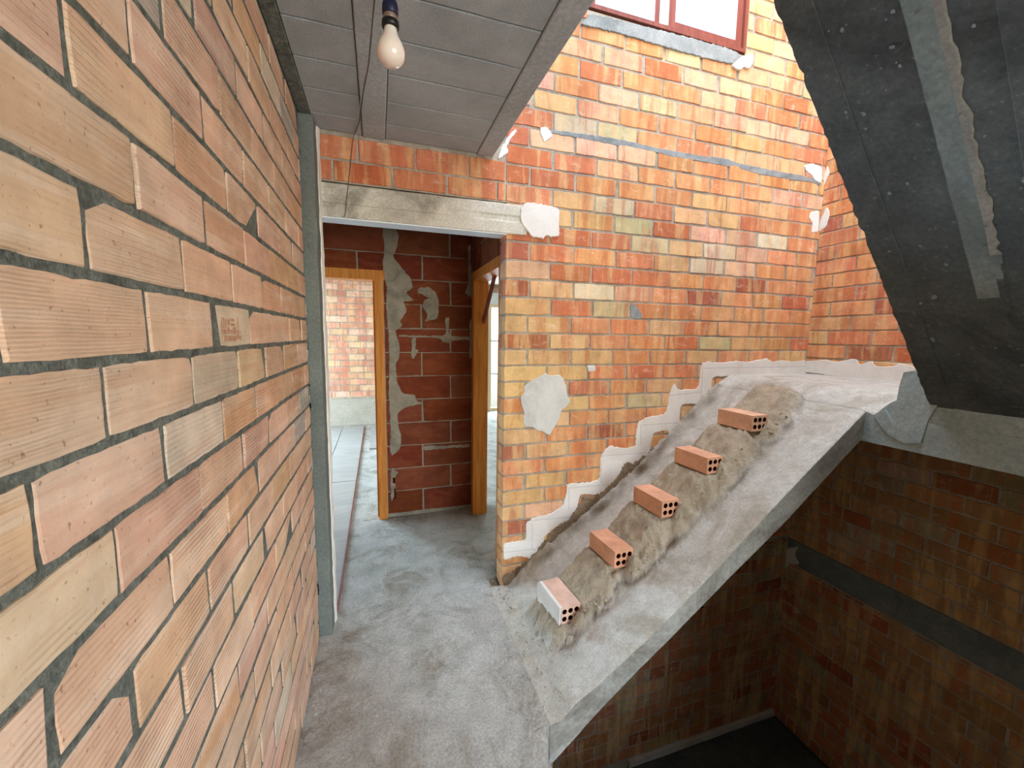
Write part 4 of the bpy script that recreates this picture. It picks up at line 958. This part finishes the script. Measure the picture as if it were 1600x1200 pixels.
# two courses over the lintel, laid from the left
for z0, z1, off in ((2.372, 2.468, 0.0), (2.478, 2.585, 0.12)):
    rows.append((z0, z1, row_bricks(-0.26+0.0, 0.708, -0.26+0.06+off, 0.287, 0.011, lambda i, s: vary(PAL['r'], 6))))
rows2 = []
for z0, z1, bl in rows: rows2.append((z0, z1, [b_ for b_ in bl if not (b_[0] < 0.72 and b_[1] > 1.2)]))
print('back', lay_bricks(wall_back, (0, YB, 0), (1, 0, 0), rows2, M_BRICK, M_BRICK_A, 'B', proud=0.005, depth=0.004, limit=300))

def painted_shade(rr): return [(a, b_, [(s0, s1, tuple(0.80*x for x in c)) for s0, s1, c in bl]) for a, b_, bl in rr]  # darkens the brick colours to paint in the shade of the stairwell
def plain_rows(s_end, z0, z1, pitch_z, pitch, pal, lo_s=0.0, jitter=8, joint=0.012, phase=0.0):
    out = []; z = z0; k = 0
    while z < z1 - 0.02:
        out.append((z+0.0055, min(z+pitch_z, z1)-0.0055, row_bricks(lo_s, s_end, lo_s + (pitch if k % 2 else pitch/2) + phase + rnd.gauss(0, 0.01), pitch, joint, lambda i, s: vary(PAL[rnd.choice(pal)], jitter))))
        z += pitch_z; k += 1
    return out
rr = plain_rows(2.45, ZL+0.02, 5.25, 0.1045, 0.287, 'orroorybo')
print('right', lay_bricks(wall_right, (XR, YB, 0), (0, -1, 0), rr, M_BRICK, M_BRICK_A, 'B'))
rr = plain_rows(2.45, -0.03, ZL-0.25, 0.1065, 0.287, 'yyoygyowyyr') + plain_rows(2.45, -1.65, -0.235, 0.1065, 0.287, 'yyoyygyor')
print('lowright', lay_bricks(wall_cellar_right, (XR, YB, 0), (0, -1, 0), painted_shade(rr), M_BRICK, M_BRICK_A, 'B'))
rr = plain_rows(XR, -1.60, -0.03, 0.1025, 0.287, 'oryyogyor', lo_s=0.6)
print('lowback', lay_bricks(wall_cellar_back, (0, YB, 0), (1, 0, 0), painted_shade(rr), M_BRICK, M_BRICK_A, 'B'))
# partition of large hollow bricks
def blk(i, s): return vary((124, 62, 36), 7)
rows = []; z = 0.03; k = 0
while z < ZC-0.03:
    z1 = min(z+0.203, ZC-0.002); off = (0.30, 0.55)[k % 2]
    x0 = 0.055 if z < 2.05 else -0.95
    rows.append((z+0.004, z1-0.004, row_bricks(x0, 0.795, 0.055 + off if z < 2.05 else -0.95+off, 0.50, 0.012, blk))); z = z1; k += 1
print('end', lay_bricks(wall_hall, (0, 3.60, 0), (1, 0, 0), rows, M_BLOCK, M_BRICK_A, 'H', proud=0.004, name='hollow_brick'))
rows = [(2.15, 2.34, row_bricks(0.0, 1.12, 0.30, 0.5, 0.012, blk)), (2.348, 2.55, row_bricks(0.0, 1.12, 0.5, 0.5, 0.012, blk))]
print('side', lay_bricks(wall_side, (0.80, 3.595, 0), (0, -1, 0), rows, M_BLOCK, M_BRICK_A, 'H', proud=0.004, name='hollow_brick'))
rr = plain_rows(1.28, 0.50, 2.50, 0.108, 0.29, 'rrprpybr', lo_s=-2.08)
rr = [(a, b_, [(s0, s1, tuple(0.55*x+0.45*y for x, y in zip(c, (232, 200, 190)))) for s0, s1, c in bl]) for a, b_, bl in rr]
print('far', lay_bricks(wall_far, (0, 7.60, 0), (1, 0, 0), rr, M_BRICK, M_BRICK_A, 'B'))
patch('cement_dado', [(-2.08, 0.0), (1.28, 0.0), (1.28, 0.47), (0.6, 0.49), (0.0, 0.46), (-0.5, 0.48), (-1.1, 0.45), (-2.08, 0.47)], ((0, 7.60, 0), (1, 0, 0)), 0.02, mat_rough('dado_cement', (176, 168, 152), (194, 186, 170), None, 5, 60, 0.2, 0.002), wall_far, 'grey cement band at the foot of the far wall', 0.01, 0.08)
patch('cement_band', [(-3.2, 2.51), (1.28, 2.51), (1.28, 2.66), (-3.2, 2.66)], ((0, 7.60, 0), (1, 0, 0)), 0.01, M_GREYPL, wall_far, None, 0.01, 0.08)
